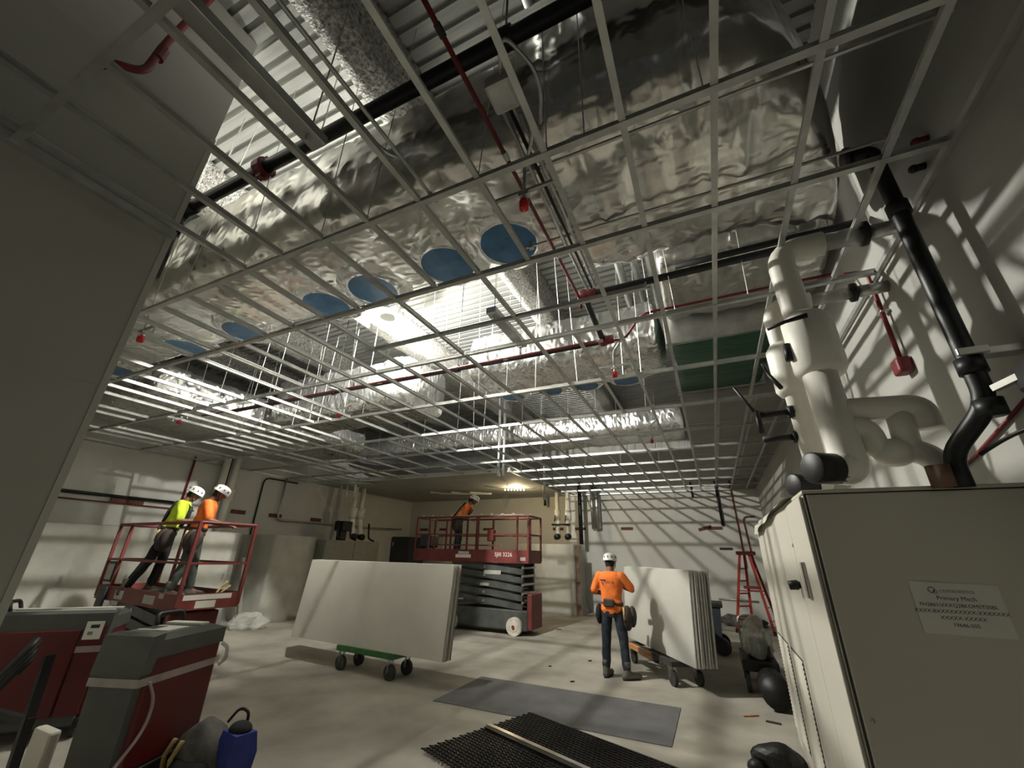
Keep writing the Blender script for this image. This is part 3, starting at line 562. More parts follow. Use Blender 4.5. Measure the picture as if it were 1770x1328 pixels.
wpipe('short_stub', [(-.42, YB-.06, 4.1), (-.40, YB-.06, 3.60)], .03, 'black_pipe', 'short black pipe stub under the grid, back wall', 'pipe')
wpipe('bench_rail', [(-.10, YB-.027, .62), (.95, YB-.027, .60)], .025, 'galv', 'low dark rail along back wall behind the ladder', 'rail')
rs = thing('rear_riser_pair', 'pair of white insulated pipes dropping above the wrapped rear cabinet', 'pipe', (-4.6, 14.0, 2.1))
for x in (-4.80, -4.42):
    obj('pipe_jacket', MB().tube(bend([(x, 14.1, 3.79), (x, 14.1, 2.9), (x+.05, 14.0, 2.30)], .1), .075, 12), 'white_ins', rs, True)
    obj('valve_jacket', MB().tube([(x+.01, 14.1, 2.85), (x+.01, 14.1, 3.2)], .11, 12), 'white_ins', rs, True)
    obj('black_end_cap', MB().tube([(x+.05, 13.98, 2.32), (x+.05, 13.82, 2.30)], .10, 12), 'black', rs, True)
    obj('lever', MB().tube([(x-.05, 13.95, 2.8), (x-.02, 13.93, 3.0)], .02, 6), 'black', rs, True)
obj('cross_bar', MB().tube([(-4.95, 13.92, 2.70), (-4.30, 13.92, 2.70)], .03, 8), 'black', rs, True)
wpipe('rear_dark_riser', [(-4.12, 14.6, 4.2), (-4.12, 14.6, 2.1)], .07, 'black_pipe', 'dark riser just right of the rear white pipe pair', 'pipe')
for x, r_ in ((-3.80, .05), (-3.62, .11)):
    wpipe('rear_grey_riser', [(x, 15.05, 4.2), (x, 15.05, 2.62)], r_, 'galv', 'slim grey riser on back wall' if r_ < .1 else 'broad grey riser on back wall', 'pipe')
wpipe('rear_stub', [(-5.55, 14.9, 3.79), (-5.55, 14.9, 3.45)], .05, 'black_pipe', 'short dark stub hanging under the rear soffit by the pipe pair', 'pipe')
wpipe('rear_stub', [(-8.85, 14.9, 3.79), (-8.85, 14.9, 3.45)], .045, 'black_pipe', 'short dark stub under the rear soffit behind the lift worker', 'pipe')
hf = thing('hung_strut_frame', 'pale hung strut frame above the worker on the rear lift', 'frame', (-8, 12.7, 3.6))
obj('long_bar', MB().bar((-8.75, 12.55, 3.70), (-6.9, 13.1, 3.70), .06), 'gyp_white', hf)
for x in (-8.7, -7.95, -7.3): obj('short_bar', MB().bar((x-.30, 12.35+(x+8.7)*.3, 3.73), (x+.08, 12.72+(x+8.7)*.3, 3.73), .045), 'gyp_white', hf)
for x in (-8.5, -7.1): obj('hanger', MB().tube([(x, 12.63+(x+8.5)*.3, 3.7), (x, 12.63+(x+8.5)*.3, 3.8)], .01, 6), 'steel', hf)
ch = tag(obj('plastic_streamer', MB().grid(lambda u, v: (-5.6+.05*math.sin(v*9+u*3)+(u-.5)*(.03+.13*math.sin(v*PI)), 11.6+.03*math.sin(v*7), 3.78-v*.95), 4, 22), 'plastic', None, True, loc=(-5.6, 11.6, 3.3)), 'twisted clear plastic strip hanging beside the rear lift', 'plastic strip')
ft = thing('glass_fixture', 'tilted grey panel with hanging clips near the left wall corner', 'light fixture', (-10.4, 9.9, 3.7))
obj('panel', MB().bar((-11.0, 9.6, 3.70), (-9.8, 10.3, 3.74), .5, .03), 'mach_light', ft)
for i, x in enumerate((-10.75, -10.5, -10.15)): obj('clip', MB().tube([(x, 9.9, 3.70), (x+.02, 9.9, 3.35-.05*i)], .035, 6), 'plastic', ft, True)
for i in (-10.9, -10.0): obj('hanger', MB().tube([(i, 9.9, 3.74), (i, 9.9, 4.3)], .006, 5), 'steel', ft)

# ------------------------------------------------------------------ wrapped air units along the walls
def unit(lb, x0, x1, y0, y1, h, m, face, splits=2, name='wrapped_unit', dx=.012):
    t = thing(name, lb, 'cabinet', ((x0+x1)/2, (y0+y1)/2, 0)); obj('body', MB().rbox(x0, x1, y0, y1, .05, h, .015), m, t); obj('plinth', MB().box(x0+.03, x1-.03, y0+.03, y1-.03, 0, .06), 'cab_dark', t)
    for k in range(splits):
        if face == 'y': a = x0+(x1-x0)*k/splits; b = x0+(x1-x0)*(k+1)/splits; d = obj('door', MB().rbox(a+.012, b-.012, y0-.02, y0, .10, h-.03, .006), m, t); obj('handle', MB().rbox(b-.10, b-.06, y0-.035, y0-.02, h*.5, h*.5+.16, .005), 'black', d)
        else: a = y0+(y1-y0)*k/splits; b = y0+(y1-y0)*(k+1)/splits; d = obj('door', MB().rbox(x1, x1+.02, a+.012, b-.012, .10, h-.03, .006), m, t); obj('handle', MB().rbox(x1+.02, x1+.035, b-.10, b-.06, h*.5, h*.5+.16, .005), 'black', d)
    return t
def wrap(lb, x0, x1, y0, y1, h, seed, flare=.12):
    def fn(u, v):
        s = u*4; k = int(min(s, 3.999)); q = s-k; P_ = [(x0,y0),(x1,y0),(x1,y1),(x0,y1),(x0,y0)]
        x = P_[k][0]+(P_[k+1][0]-P_[k][0])*q; y = P_[k][1]+(P_[k+1][1]-P_[k][1])*q; cx, cy = (x0+x1)/2, (y0+y1)/2
        d = Vector((x-cx, y-cy, 0)).normalized(); n = noise.noise(Vector((x*3+seed, y*3, v*2.2)))*.035+flare*max(0, v-.82)*3*(.6+noise.noise(Vector((x*5, y*5, seed))))
        return (max(XL+.012, x+d.x*(.05+n)), min(YB-.012, y+d.y*(.05+n)), h+.012-(h)*v)
    mb = MB().grid(fn, 64, 22)
    mb.grid(lambda u, v: (x0-.03+(x1-x0+.06)*u, y0-.03+(y1-y0+.06)*v, h+.016+.02*abs(noise.noise(Vector((u*6, v*6, seed))))), 10, 8)
    return tag(obj('plastic_wrap', mb, 'plastic', None, True, loc=((x0+x1)/2, (y0+y1)/2, 0)), lb, 'plastic sheet')
unit('long pale cabinet on the left wall behind the left lift', XL+.05, -10.78, 3.05, 6.9, 2.05, 'cab', 'x', 4); wrap('clear plastic wrapped round the left wall cabinet behind the lift', XL+.12, -10.74, 3.0, 6.95, 2.06, 3)
unit('narrow pale cabinet at left of the leaning drywall cart', XL+.05, -10.62, 7.9, 9.05, 2.05, 'cab', 'x', 1); wrap('clear plastic bag over the narrow cabinet left of drywall cart', XL+.12, -10.57, 7.85, 9.1, 2.06, 8, .22)
unit('grey olive cabinet on the left wall beyond the drywall stack', XL+.05, -10.55, 9.5, 11.8, 2.02, 'olive', 'x', 2)
dk = thing('charcoal_cabinet', 'charcoal metal cabinet in the far left corner', 'cabinet', (-11.6, 14.6, 0))
obj('body', MB().rbox(-11.95, -11.05, 14.1, 15.1, .04, 2.30, .012), 'dark_cab', dk); obj('plinth', MB().box(-11.9, -11.1, 14.15, 15.05, 0, .05), 'black', dk); obj('tag', MB().box(-11.9, -11.85, 14.095, 14.1, 1.95, 2.1), 'paper', dk)
tag(obj('leaning_board', MB().rbox(-10.95, -10.1, 15.08, 15.18, 0, 2.38, .004), 'gyp_white', None, loc=(-10.5, 15.13, 0)), 'white board standing against back wall right of the charcoal cabinet', 'board')
u = unit('pale rear cabinet with panel seams under the white pipe pair', -6.15, -4.22, 13.9, 14.9, 2.06, 'cab', 'y', 2)
obj('grille', MB().rbox(-5.85, -5.35, 13.86, 13.885, .25, 1.05, .006), 'olive', u); obj('display', MB().rbox(-4.75, -4.45, 13.87, 13.882, 1.45, 1.6, .004), 'dark_cab', u)
tag(obj('brown_wrapping', MB().grid(lambda a, b: (-4.21+.17*a+.03*noise.noise(Vector((a*3, b*6, 2)))+.14*max(0, b-.8)*3, 13.93-.02*math.sin(b*9)-.06*max(0, b-.85)*4, 2.02-2.0*b), 6, 24), 'brown_wrap', None, True, loc=(-4.1, 13.9, 0)), 'brown packing strip standing at the right edge of the rear cabinet', 'packing')
wrap('clear plastic draped over the rear cabinet beside the lift', -6.2, -4.2, 13.82, 14.93, 2.07, 14, .15)
on = thing('corner_valve_set', 'white wrapped valve set with black hoses over the olive cabinet', 'valve', (-11, 11, 2.03))
for y in (10.9, 11.25): obj('valve_jacket', MB().tube(bend([(-11.1, y, 3.79), (-11.1, y, 2.9), (-10.95, y, 2.2)], .1), .085, 12).tube([(-11.1, y, 2.75), (-11.05, y, 3.1)], .13, 12), 'white_ins', on, True)
for y in (10.2, 10.75, 11.6): obj('hose', MB().tube(bend([(-10.95, y, 2.62), (-10.9, y+.02, 2.12), (-10.8, y+.2, 2.05)], .15), .03, 8), 'black', on, True)
obj('pump', MB().rbox(-11.2, -10.8, 10.3, 10.7, 2.32, 2.62, .03).rbox(-11.1, -10.9, 10.35, 10.6, 2.03, 2.33, .02), 'black', on)
for y in (10.9, 11.25): obj('end_cap', MB().tube([(-10.95, y, 2.18), (-10.8, y, 2.15)], .1, 10), 'black', on, True)

# ------------------------------------------------------------------ drywall carts
def cart(name, lb, o, yaw, Lc, Wc, zt, frame_m, wood):
    t = thing(name, lb, 'cart', (o[0], o[1], 0)); T = rotz((o[0], o[1], 0), yaw)
    def m_(): b = MB(); b.T = T; return b
    obj('deck_frame', m_().bar((0, 0, zt-.035), (Lc, 0, zt-.035), .05, .07).bar((0, Wc, zt-.035), (Lc, Wc, zt-.035), .05, .07).bar((0, -.025, zt-.035), (0, Wc+.025, zt-.035), .05, .069).bar((Lc, -.025, zt-.035), (Lc, Wc+.025, zt-.035), .05, .069).bar((.1, .05, zt-.05), (Lc-.1, Wc-.05, zt-.05), .04), frame_m, t)
    if wood: obj('wood_rail', m_().rbox(-.05, Lc*.62, -.09, -.03, zt-.075, zt, .004), 'wood', t)
    for x, y in ((.06, .03), (Lc-.06, .03), (.06, Wc-.03), (Lc-.06, Wc-.03)):
        c = obj('caster', m_().tube([(x, y-.025, .10), (x, y+.025, .10)], .10, 18), 'rubber', t); soft(c)
        obj('fork', m_().bar((x, y-.038, .10), (x, y-.038, zt-.07), .05, .006).bar((x, y+.038, .10), (x, y+.038, zt-.07), .05, .006).rbox(x-.05, x+.05, y-.05, y+.05, zt-.08, zt-.068, .002), 'galv', c)
    return t
def board(name, o, yaw, lean, L, h, th, off, m, lb, grp):
    T = Matrix.Translation((o[0], o[1], o[2]+off*math.sin(lean))) @ Matrix.Rotation(yaw, 4, 'Z') @ Matrix.Rotation(-lean, 4, 'X'); mb = MB(); mb.T = T
    mb.rbox(-L, 0, off, off+th, 0, h, .003); b = obj(name, mb, m, None, loc=o); tag(b, lb, 'board', grp)
    e = MB(); e.T = T; e.box(-.001, .0015, off+.001, off+th-.001, .003, h-.003); obj('cut_edge', e, 'brown_wrap' if m == 'gyp_face' and int(off*1000) % 3 else 'gyp_core', b); return b
cart('drywall_cart', 'green flat cart carrying the leaning stack of long drywall sheets', (-5.62, 5.70), -.07, 1.15, .42, .335, 'green_paint', False)
offs = [0, .030, .058, .092, .120, .152, .182]
for i, of in enumerate(offs):
    lb = 'front drywall sheet on the green cart, broad tan face toward camera' if i == 0 else ['', 'second', 'third', 'fourth', 'fifth', 'sixth', 'rearmost'][i]+' drywall sheet from the front on the green cart'
    board('drywall_sheet', (-3.59+.012*(i % 3), 5.56-.0009*(i % 3), .336), -.074, .108, 3.28-.02*(i % 2), 1.22, .016, of, 'gyp_face', lb, 'sheets on the green cart' if i else None)
cart('board_cart', 'dark flat cart with orange wood rail under the white boards', (-1.62, 8.65), -.998, 1.5, .46, .32, 'rubber', True)
o2 = [0, .034, .078, .112, .150, .190, .236, .290]
ORD = ['first', 'second', 'third', 'fourth', 'fifth', 'sixth', 'seventh', 'eighth', 'ninth', 'tenth']
for i, of in enumerate(o2):
    lb = 'front white board on the wood railed cart beside the standing worker' if i == 0 else ('outermost white board at the right of the upright stack' if i == len(o2)-1 else ORD[i]+' white board from the left in the upright stack by the worker')
    board('white_board', (-.462+.0054*(i % 3), 7.07-.0084*(i % 3), .322), -.998, .06, 2.44-.02*(i % 3), 1.215+.01*(i % 2), .024, of, 'gyp_white', lb, 'white boards in the upright stack' if 0 < i < len(o2)-1 else None)
obj_tr = thing('waste_bin', 'dark grey wheeled waste bin behind the white board stack', 'bin', (-.3, 10.4, 0))
obj('bin_body', MB().loft([[(-.55+a, 10.15+b, .08) for a, b in ((0,0),(.42,0),(.42,.5),(0,.5))], [(-.62+a, 10.1+b, .84) for a, b in ((0,0),(.56,0),(.56,.6),(0,.6))]]), 'dark_cab', obj_tr)
obj('rim', MB().rbox(-.65, -.02, 10.07, 10.73, .82, .90, .015), 'black', obj_tr)
for y in (10.12, 10.68): c = obj('wheel', MB().tube([(-.12, y-.03, .15), (-.12, y+.03, .15)], .15, 18), 'rubber', obj_tr); soft(c)

# ------------------------------------------------------------------ scissor lifts
def lift(name, lb, o, yaw, L, W, zp, zr, toe, posts, mids, gate=None, base=None):
    t = thing(name, lb, 'lift', (o[0], o[1], 0)); T = rotz((o[0], o[1], 0), yaw)
    def m_(): b = MB(); b.T = T; return b
    pf = obj('platform', m_().box(.02, L-.02, .02, W-.02, zp, zp+.05), 'lift_grey', t)
    tb = m_()
    for a, b in (((0,0),(L,0)), ((0,W),(L,W)), ((0,0),(0,W)), ((L,0),(L,W))): tb.bar((a[0],a[1],zp-.02+toe/2), (b[0],b[1],zp-.02+toe/2), .03, toe+.04)
    obj('toe_board', tb, 'lift_red', t)
    for x in posts:
        for y in (0, W): obj('post', m_().bar((x, y, zp), (x, y, zr), .042), 'lift_red', t)
    for y in (0, W):
        obj('top_rail', m_().tube([(-.02, y, zr), (L+.02, y, zr)], .024, 8), 'lift_red', t)
        for z in mids: obj('mid_rail', m_().bar((0, y, z), (L, y, z), .032), 'lift_red', t)
    for x in (0, L):
        obj('end_rail', m_().tube([(x, 0, zr), (x, W, zr)], .024, 8), 'lift_red', t)
        for z in mids: obj('end_mid_rail', m_().bar((x, 0, z), (x, W, z), .032), 'lift_red', t)
    bx0, bx1 = base
    ch = obj('chassis', m_().rbox(bx0, bx1, .05, W-.05, .10, .52, .03), 'lift_grey', t)
    obj('end_panel', m_().rbox(bx1-.02, bx1+.10, .08, W-.08, .12, .86, .02), 'lift_red', t)
    obj('end_panel', m_().rbox(bx0-.08, bx0+.02, .08, W-.08, .12, .70, .02), 'lift_red', t)
    for x in (bx0+.28, bx1-.30):
        for y in (0.02, W-.02):
            wlx = obj('wheel', m_().tube([(x, y-.06, .19), (x, y+.06, .19)], .19, 22), 'tyre', t); soft(wlx)
            sy = -.07 if y < .3 else .07
            obj('hub', m_().tube([(x, y+sy*.8, .19), (x, y+sy, .19)], [.12, .10], 18).tube([(x, y+sy, .19), (x, y+sy*1.3, .19)], .03, 8), 'mach_light' if y > .3 else 'tyre', wlx)
            obj('hub_cap', m_().tube([(x, y+sy*1.25, .19), (x, y+sy*1.5, .19)], .035, 10), 'lift_red', wlx)
    n = max(2, int((zp-.56)/.17)); dz = (zp-.06-.56)/n
    for k in range(n):
        za = .58+k*dz
        for y in (.10, W-.10):
            for s in (0, 1):
                a, b = ((bx0+.2, za), (bx1-.12, za+dz)) if s else ((bx0+.2, za+dz), (bx1-.12, za)); yy = y+(.03 if s else -.03)
                obj('scissor_arm', m_().bar((a[0], yy, a[1]), (b[0], yy, b[1]), .045, .125), 'lift_grey', t)
        obj('pin', m_().tube([(bx1-.12, .04, za+dz/2), (bx1-.12, W-.04, za+dz/2)], .03, 8).tube([((bx0+bx1)/2, .04, za+dz/2), ((bx0+bx1)/2, W-.04, za+dz/2)], .03, 8), 'steel', t)
    return t, m_
ll, lm = lift('scissor_lift', 'red scissor lift at left with two workers standing on its platform', (-6.673-.996*2.72, 3.715+.087*2.72), -.087, 2.72, .80, .95, 2.05, .16, (0, .46, 2.72), (1.50,), base=(.3, 2.35))
cp_ = obj('control_panel', lm().rbox(.10, .40, -.02, .02, 1.16, 1.47, .01), 'black', ll); obj('panel_plate', lm().rbox(.15, .38, -.028, -.018, 1.20, 1.43, .004), 'mach_light', cp_)
obj('manual_pouch', lm().rbox(.22, .48, -.06, -.022, .80, 1.10, .03), 'dark_cab', ll)
for x0, x1, z0, z1 in ((.75, 1.05, .95, 1.07), (1.75, 2.10, .95, 1.06), (.70, .95, .86, .92), (2.2, 2.34, 1.04, 1.10)): obj('sticker', lm().box(x0, x1, -.0175, -.0155, z0, z1), 'mach_light', ll)
for y0, y1, z0, z1 in ((.05, .68, 1.035, 1.10), (.22, .48, .93, 1.02)): obj('sticker', lm().box(2.7355, 2.738, y0, y1, z0, z1), 'gyp_face', ll)
obj('yellow_strap', lm().tube(bend([(2.5, .70, 1.25), (2.45, .62, 1.12), (2.60, .5, 1.02), (2.68, .66, 1.2)], .1), .016, 6), 'yellow', ll, True)
bkl, bm_ = lift('rear_scissor_lift', 'raised red and charcoal scissor lift at centre marked SJIII 3226', (-7.46, 9.8), 0, 3.36, .85, 1.56, 2.62, .26, (0, .42, 1.12, 1.95, 3.06, 3.36), (2.18,), base=(1.0, 3.32))
obj('model_lettering', text_mb('SJIII 3226', .13, frame((-4.76, 9.783, 1.71), (1,0,0), (0,0,1), (0,-1,0))), 'ink_white', bkl)
pl_ = obj('maker_plate', bm_().box(1.32, 1.78, -.019, -.016, 1.62, 1.70), 'ink_white', bkl)
mb = bm_(); [mb.box(1.40+i*.055, 1.44+i*.055, -.019, -.016, 1.71, 1.77) for i in range(6)]; obj('maker_letters', mb, 'ink_white', bkl)
obj('extension_rail', bm_().bar((.62, .0, 1.92), (2.6, .0, 1.92), .03).bar((.62, 0, 1.8), (.62, 0, 2.62), .03).bar((1.9, 0, 1.8), (1.9, 0, 2.62), .03), 'lift_red', bkl)
obj('control_box', bm_().rbox(2.22, 2.40, -.02, .14, 2.02, 2.30, .02), 'lift_red', bkl)
obj('motor_cover', bm_().rbox(-.0, .35, .15, .6, 1.85, 2.2, .05), 'dark_cab', bkl)
for x0, x1, z0, z1 in ((2.15, 2.62, 1.26, 1.35), (2.05, 2.3, 1.00, 1.06), (1.2, 1.6, .66, .70)): obj('decal', bm_().box(x0, x1, .035, .0385, z0, z1), 'mach_light', bkl)
obj('grey_bracket', bm_().rbox(3.16, 3.30, -.022, -.016, 1.58, 1.66, .002), 'mach_light', bkl)
for i in range(10):
    x = -7.3+i*.31; tag(obj('foam_scrap', MB().ball((x, 9.8, 2.668), (.045, .03, .022), 7, 5), 'gyp_white', None, True, loc=(x, 9.8, 2.65)), ORD[i]+' pale scrap from the left on the top rail of the rear lift', 'scrap', 'pale scraps along the rear lift rail')
for k, (a, b, y, lb) in enumerate(((-6.15, -4.4, 9.84, 'longer pale batten lying on the rear lift rails'), (-5.4, -4.3, 9.93, 'shorter pale batten lying on the rear lift rails'))):
    tag(obj('batten', MB().bar((a, y+.3*k, 2.66+.035*k), (b, y+.5, 2.66+.035*k), .05, .03), 'gyp_white', None, loc=(a, y, 2.65)), lb, 'batten')

# ------------------------------------------------------------------ red and grey machines, bags, floor things
def machine(lb, A, yaw, W, D, H, red_side):
    t = thing('mobile_machine', lb, 'machine', (A[0], A[1], 0)); T = rotz((A[0], A[1], 0), yaw)
    def m_(): b = MB(); b.T = T; return b
    obj('body', m_().rbox(0, W, 0, D, .16, H-.08, .03), 'mach_red', t)
    obj('hood', m_().loft([[(-.006+a*(W+.012), b, H-.17) for a, b in ((0,-.01),(1,-.01),(1,D+.01),(0,D+.01))], [(-.006+a*(W+.012), b, H-.05) for a, b in ((0,-.01),(1,-.01),(1,D+.01),(0,D+.01))], [(.02+a*(W-.04), b, H) for a, b in ((0,.02),(1,.02),(1,D-.16),(0,D-.16))]]), 'mach_grey', t)
    obj('front_panel', m_().loft([[(.02,-.05,.12),(W-.03,-.05,.12),(W-.03,.02,.12),(.02,.02,.12)], [(.0,-.06,.72),(W-.02,-.06,.72),(W-.02,.02,.72),(.0,.02,.72)], [(-.02,-.07,.80),(W+.01,-.07,.80),(W+.01,.02,.80),(-.02,.02,.80)], [(-.02,-.05,H-.01),(W+.01,-.05,H-.01),(W+.01,.06,H+.005),(-.02,.06,H+.005)]]), 'mach_grey', t)
    obj('top_tray', m_().rbox(.05, W-.06, .14, .36, H-.004, H+.006, .003), 'mach_light', t)
    obj('tray_recess', m_().rbox(.06, W*.45, .17, .31, H+.004, H+.009, .002), 'black', t)
    obj('top_plate', m_().rbox(.03, W-.02, D-.30, D-.20, H+.0, H+.02, .004), 'mach_light', t)
    obj('handle', m_().tube(bend([(-.01, D*.55, H-.02), (-.05, D*.55, H+.08), (-.05, D*.95, H+.08), (-.01, D*.95, H-.04)], .06), .018, 8), 'black', t, True)
    b = m_(); z = .72
    pts = [(-.012, -.075), (W+.012, -.075), (W+.012, D+.012), (-.012, D+.012), (-.012, -.075)]
    for (x0, y0), (x1, y1) in zip(pts, pts[1:]): b.add([(x0, y0, z), (x1, y1, z), (x1, y1, z+.055), (x0, y0, z+.055)], [(0,1,2,3)])
    obj('wrap_band', b, 'tape', t)
    obj('base_frame', m_().rbox(-.02, W+.02, -.03, D+.02, .09, .17, .01), 'black', t)
    for x in (.03, W-.03):
        for y in (.06, D-.08): soft(obj('caster', m_().tube([(x-.02, y, .055), (x+.02, y, .055)], .055, 14), 'rubber', t))
    return t, m_
m2, mm = machine('red and grey wheeled machine in the left foreground, nearer one', (-4.48, 2.10), .356, .39, .74, 1.06, 1)
obj('loose_strap', mm().tube(bend([(.41, .02, .74), (.412, .12, .60), (.412, .10, .42), (.40, -.05, .25)], .12), .016, 6, flat=.4), 'tape', m2, True)
obj('hook', mm().tube(bend([(.40, .74, .88), (.44, .78, .84), (.43, .80, .74), (.40, .76, .70)], .06), .016, 8), 'tape', m2, True)
m1, mq = machine('red and grey wheeled machine at the left edge by the near wall', (-6.02, 2.80), -.66-PI/2+.0, .86, .46, 1.06, 0) if False else machine('red and grey wheeled machine at the left edge by the near wall', (-6.42, 1.98), .86, .92, .48, 1.07, 0)
st_ = obj('rating_label', mq().box(.74, .88, -.0735, -.0705, .83, .99), 'paper', m1); obj('red_front', mq().rbox(.0, .72, -.085, -.06, .20, .92, .01), 'mach_red', m1); obj('red_front', mq().rbox(.73, .91, -.072, -.06, .20, .95, .004), 'mach_red', m1)
obj('label_print', mq().box(.78, .85, -.0755, -.073, .93, .96), 'ink', st_); obj('label_print', mq().box(.77, .81, -.0755, -.073, .87, .90), 'ink_grey', st_)
hs = thing('hose_stand', 'black bent handle bar and coiled hose in front of the left edge machine', 'hose', (-5.2, 1.95, 0))
obj('bar', MB().bar((-5.05, 2.02, .02), (-5.12, 2.0, .86), .06, .05), 'black', hs)
obj('hose', MB().tube([(-5.45+.16*math.cos(a*.5), 1.90+.10*math.sin(a*.5), .60+.22*math.sin(a*.5+.6)+.004*a) for a in range(40)], .026, 8), 'black', hs, True)
obj('foot', MB().rbox(-5.5, -4.95, 1.86, 2.1, 0, .05, .01), 'mach_light', hs); obj('cross_bar', MB().bar((-5.62, 1.9, .45), (-5.05, 2.02, .42), .05), 'black', hs)
obj('guard_plate', MB().rbox(-4.98, -4.72, 2.02, 2.10, .05, .40, .02), 'cab', hs)

gb = thing('tool_bag', 'grey tool bag with tan straps slumped beside the nearer red machine', 'bag', (-4.02, 2.78, 0))
def lump(c, r, seed, amp=.25, n=18):
    b = MB(); b.ball(c, r, n, 12); b.v = [tuple(Vector(c)+(Vector(p)-Vector(c))*(1+amp*noise.noise(Vector(p)*5+Vector((seed,0,0))))) for p in b.v]; b.v = [(p[0], p[1], max(.003, p[2])) for p in b.v]; return b
obj('bag_body', lump((-4.03, 2.80, .17), (.23, .17, .20), 3), 'bag', gb, True)
obj('black_base', lump((-4.04, 2.76, .09), (.24, .19, .10), 8, .12), 'black_cloth', gb, True)
for a in (-.10, .0): obj('tan_strap', MB().tube([(-4.12+a, 2.62, .05), (-4.13+a, 2.60, .16), (-4.10+a, 2.64, .27)], .024, 6, flat=.5), 'yellow', gb, True)
obj('carry_loop', MB().tube(bend([(-3.92, 2.86, .36), (-3.86, 2.9, .46), (-3.76, 2.92, .44), (-3.78, 2.93, .34)], .05), .012, 6), 'black', gb, True)
bb = thing('blue_bag', 'deep blue fabric bag standing right of the grey tool bag', 'bag', (-3.74, 2.86, 0))
obj('bag_body', MB().loft([[(-3.86, 2.78, .0), (-3.66, 2.74, .0), (-3.62, 2.92, .0), (-3.84, 2.95, .0)], [(-3.88, 2.77, .2), (-3.63, 2.72, .2), (-3.6, 2.94, .2), (-3.85, 2.97, .2)], [(-3.87, 2.80, .33), (-3.64, 2.76, .33), (-3.62, 2.92, .33), (-3.84, 2.95, .33)]]), 'blue_bag', bb)
obj('black_top', lump((-3.75, 2.86, .34), (.10, .08, .05), 12), 'black_cloth', bb, True)
tag(obj('floor_mat', MB().rbox(-3.47, -.66, 5.24, 6.50, .0, .008, .003), 'mat_grey', None, loc=(-2, 5.9, 0)), 'large dark grey rectangular mat lying flat on the concrete floor', 'mat')
gr = thing('mesh_grating', 'black expanded metal mesh panel on the floor at bottom centre', 'grating', (-1.7, 4.4, 0))
mb = MB(); mb.T = frame((-2.18, 5.36, .012), (.933, -.36, 0), (-.36, -.933, 0), (0, 0, -1)); cs = .052
for j in range(int(1.75/cs)):
    for i in range(int(2.9/cs)):
        x, y = i*cs+(j % 2)*cs/2, j*cs*.86
        for dx, dy in ((cs/2, cs*.86), (-cs/2, cs*.86)): mb.bar((x, y, 0), (x+dx, y+dy, -.012), .010, .012)
        mb.bar((x-cs/2, y, -.004), (x+cs/2, y, -.004), .008, .010)
mb.v = [(a, b, max(.004, c+.012)) for a, b, c in mb.v]
obj('wire_mesh', mb, 'grating', gr)['kind'] = 'stuff'
b = MB(); b.T = frame((-2.18, 5.36, .04), (.933, -.36, 0), (-.36, -.933, 0), (0, 0, -1)); b.box(-.04, 2.9, .62, .67, -.012, .0)
obj('binding_bar', b, 'steel', gr)
b = MB(); b.T = frame((-2.18, 5.36, .04), (.933, -.36, 0), (-.36, -.933, 0), (0, 0, -1)); b.box(.0, 2.9, .675, .73, -.010, .0); obj('black_bar', b, 'black', gr)
bg = thing('black_rubbish_bag', 'crumpled black bag at the bottom edge beside the cabinet', 'bag', (.25, 5.2, 0))
obj('bag_body', lump((.27, 5.22, .05), (.20, .16, .13), 5, .5, 22), 'black', bg); obj('bag_corner', lump((.05, 5.12, .03), (.08, .07, .08), 9, .6), 'black', bg)
for i, (x, y, a, L_) in enumerate(((.02, 6.55, .6, .20), (.25, 6.5, -.2, .15), (-2.8, 7.6, .3, .05), (-2.2, 6.9, .9, .06), (-3.9, 11.2, .2, .12), (-2.3, 8.3, 1.2, .07))):
    tag(obj('floor_scrap', MB().bar((x, y, .008), (x+L_*math.cos(a), y+L_*math.sin(a), .008), .03, .014), 'wood' if i == 0 else 'leather', None, loc=(x, y, 0)), ['brown wood scrap on the floor left of the cabinet', 'thin dark scrap right of the brown one near the cabinet', 'dark crumb on the floor between cart and worker', 'pale crumb on the floor in front of the standing worker', 'dark scrap near the rear cabinet base', 'small dark scrap left of the worker boots'][i], 'scrap')
kc = thing('covered_cart', 'low black cart under crumpled clear plastic beside the cabinet', 'cart', (.2, 8.2, 0))
obj('deck', MB().rbox(.12, .58, 7.62, 8.6, .26, .40, .02), 'black', kc); obj('motor', MB().rbox(.22, .52, 7.75, 8.25, .40, .62, .05), 'dark_cab', kc)
for x, y in ((.17, 7.72), (.54, 7.72), (.17, 8.5), (.54, 8.5)): soft(obj('wheel', MB().tube([(x-.03, y, .13), (x+.03, y, .13)], .13, 16), 'rubber', kc))
obj('push_handle', MB().tube(bend([(.18, 8.55, .38), (.18, 8.65, .85), (.52, 8.65, .85), (.52, 8.55, .38)], .08), .018, 8), 'galv', kc, True)
b = lump((.36, 8.0, .62), (.20, .42, .26), 17, .5, 30); tag(obj('plastic_heap', b, 'plastic', None, loc=(.36, 8.0, .4)), 'crumpled clear plastic heaped over the low black cart', 'plastic sheet')
tag(obj('black_roll', MB().tube([(.44, 6.9, .19), (.44, 7.5, .19)], .17, 18), 'black', None, True, loc=(.44, 7.2, .19)), 'black roll of sheeting on the floor against the cabinet end', 'roll')
b = lump((.45, 14.6, .12), (.6, .3, .16), 23, .6, 26); tag(obj('debris_heap', b, 'bag', None, loc=(.45, 14.6, 0)), 'low grey debris heap on the floor behind the ladder', 'debris')
b = lump((-10.2, 7.3, .10), (.45, .35, .18), 31, .7, 26); tag(obj('plastic_pile', b, 'plastic', None, loc=(-10.2, 7.3, 0)), 'crumpled clear plastic piled on the floor below the narrow cabinet', 'plastic sheet')
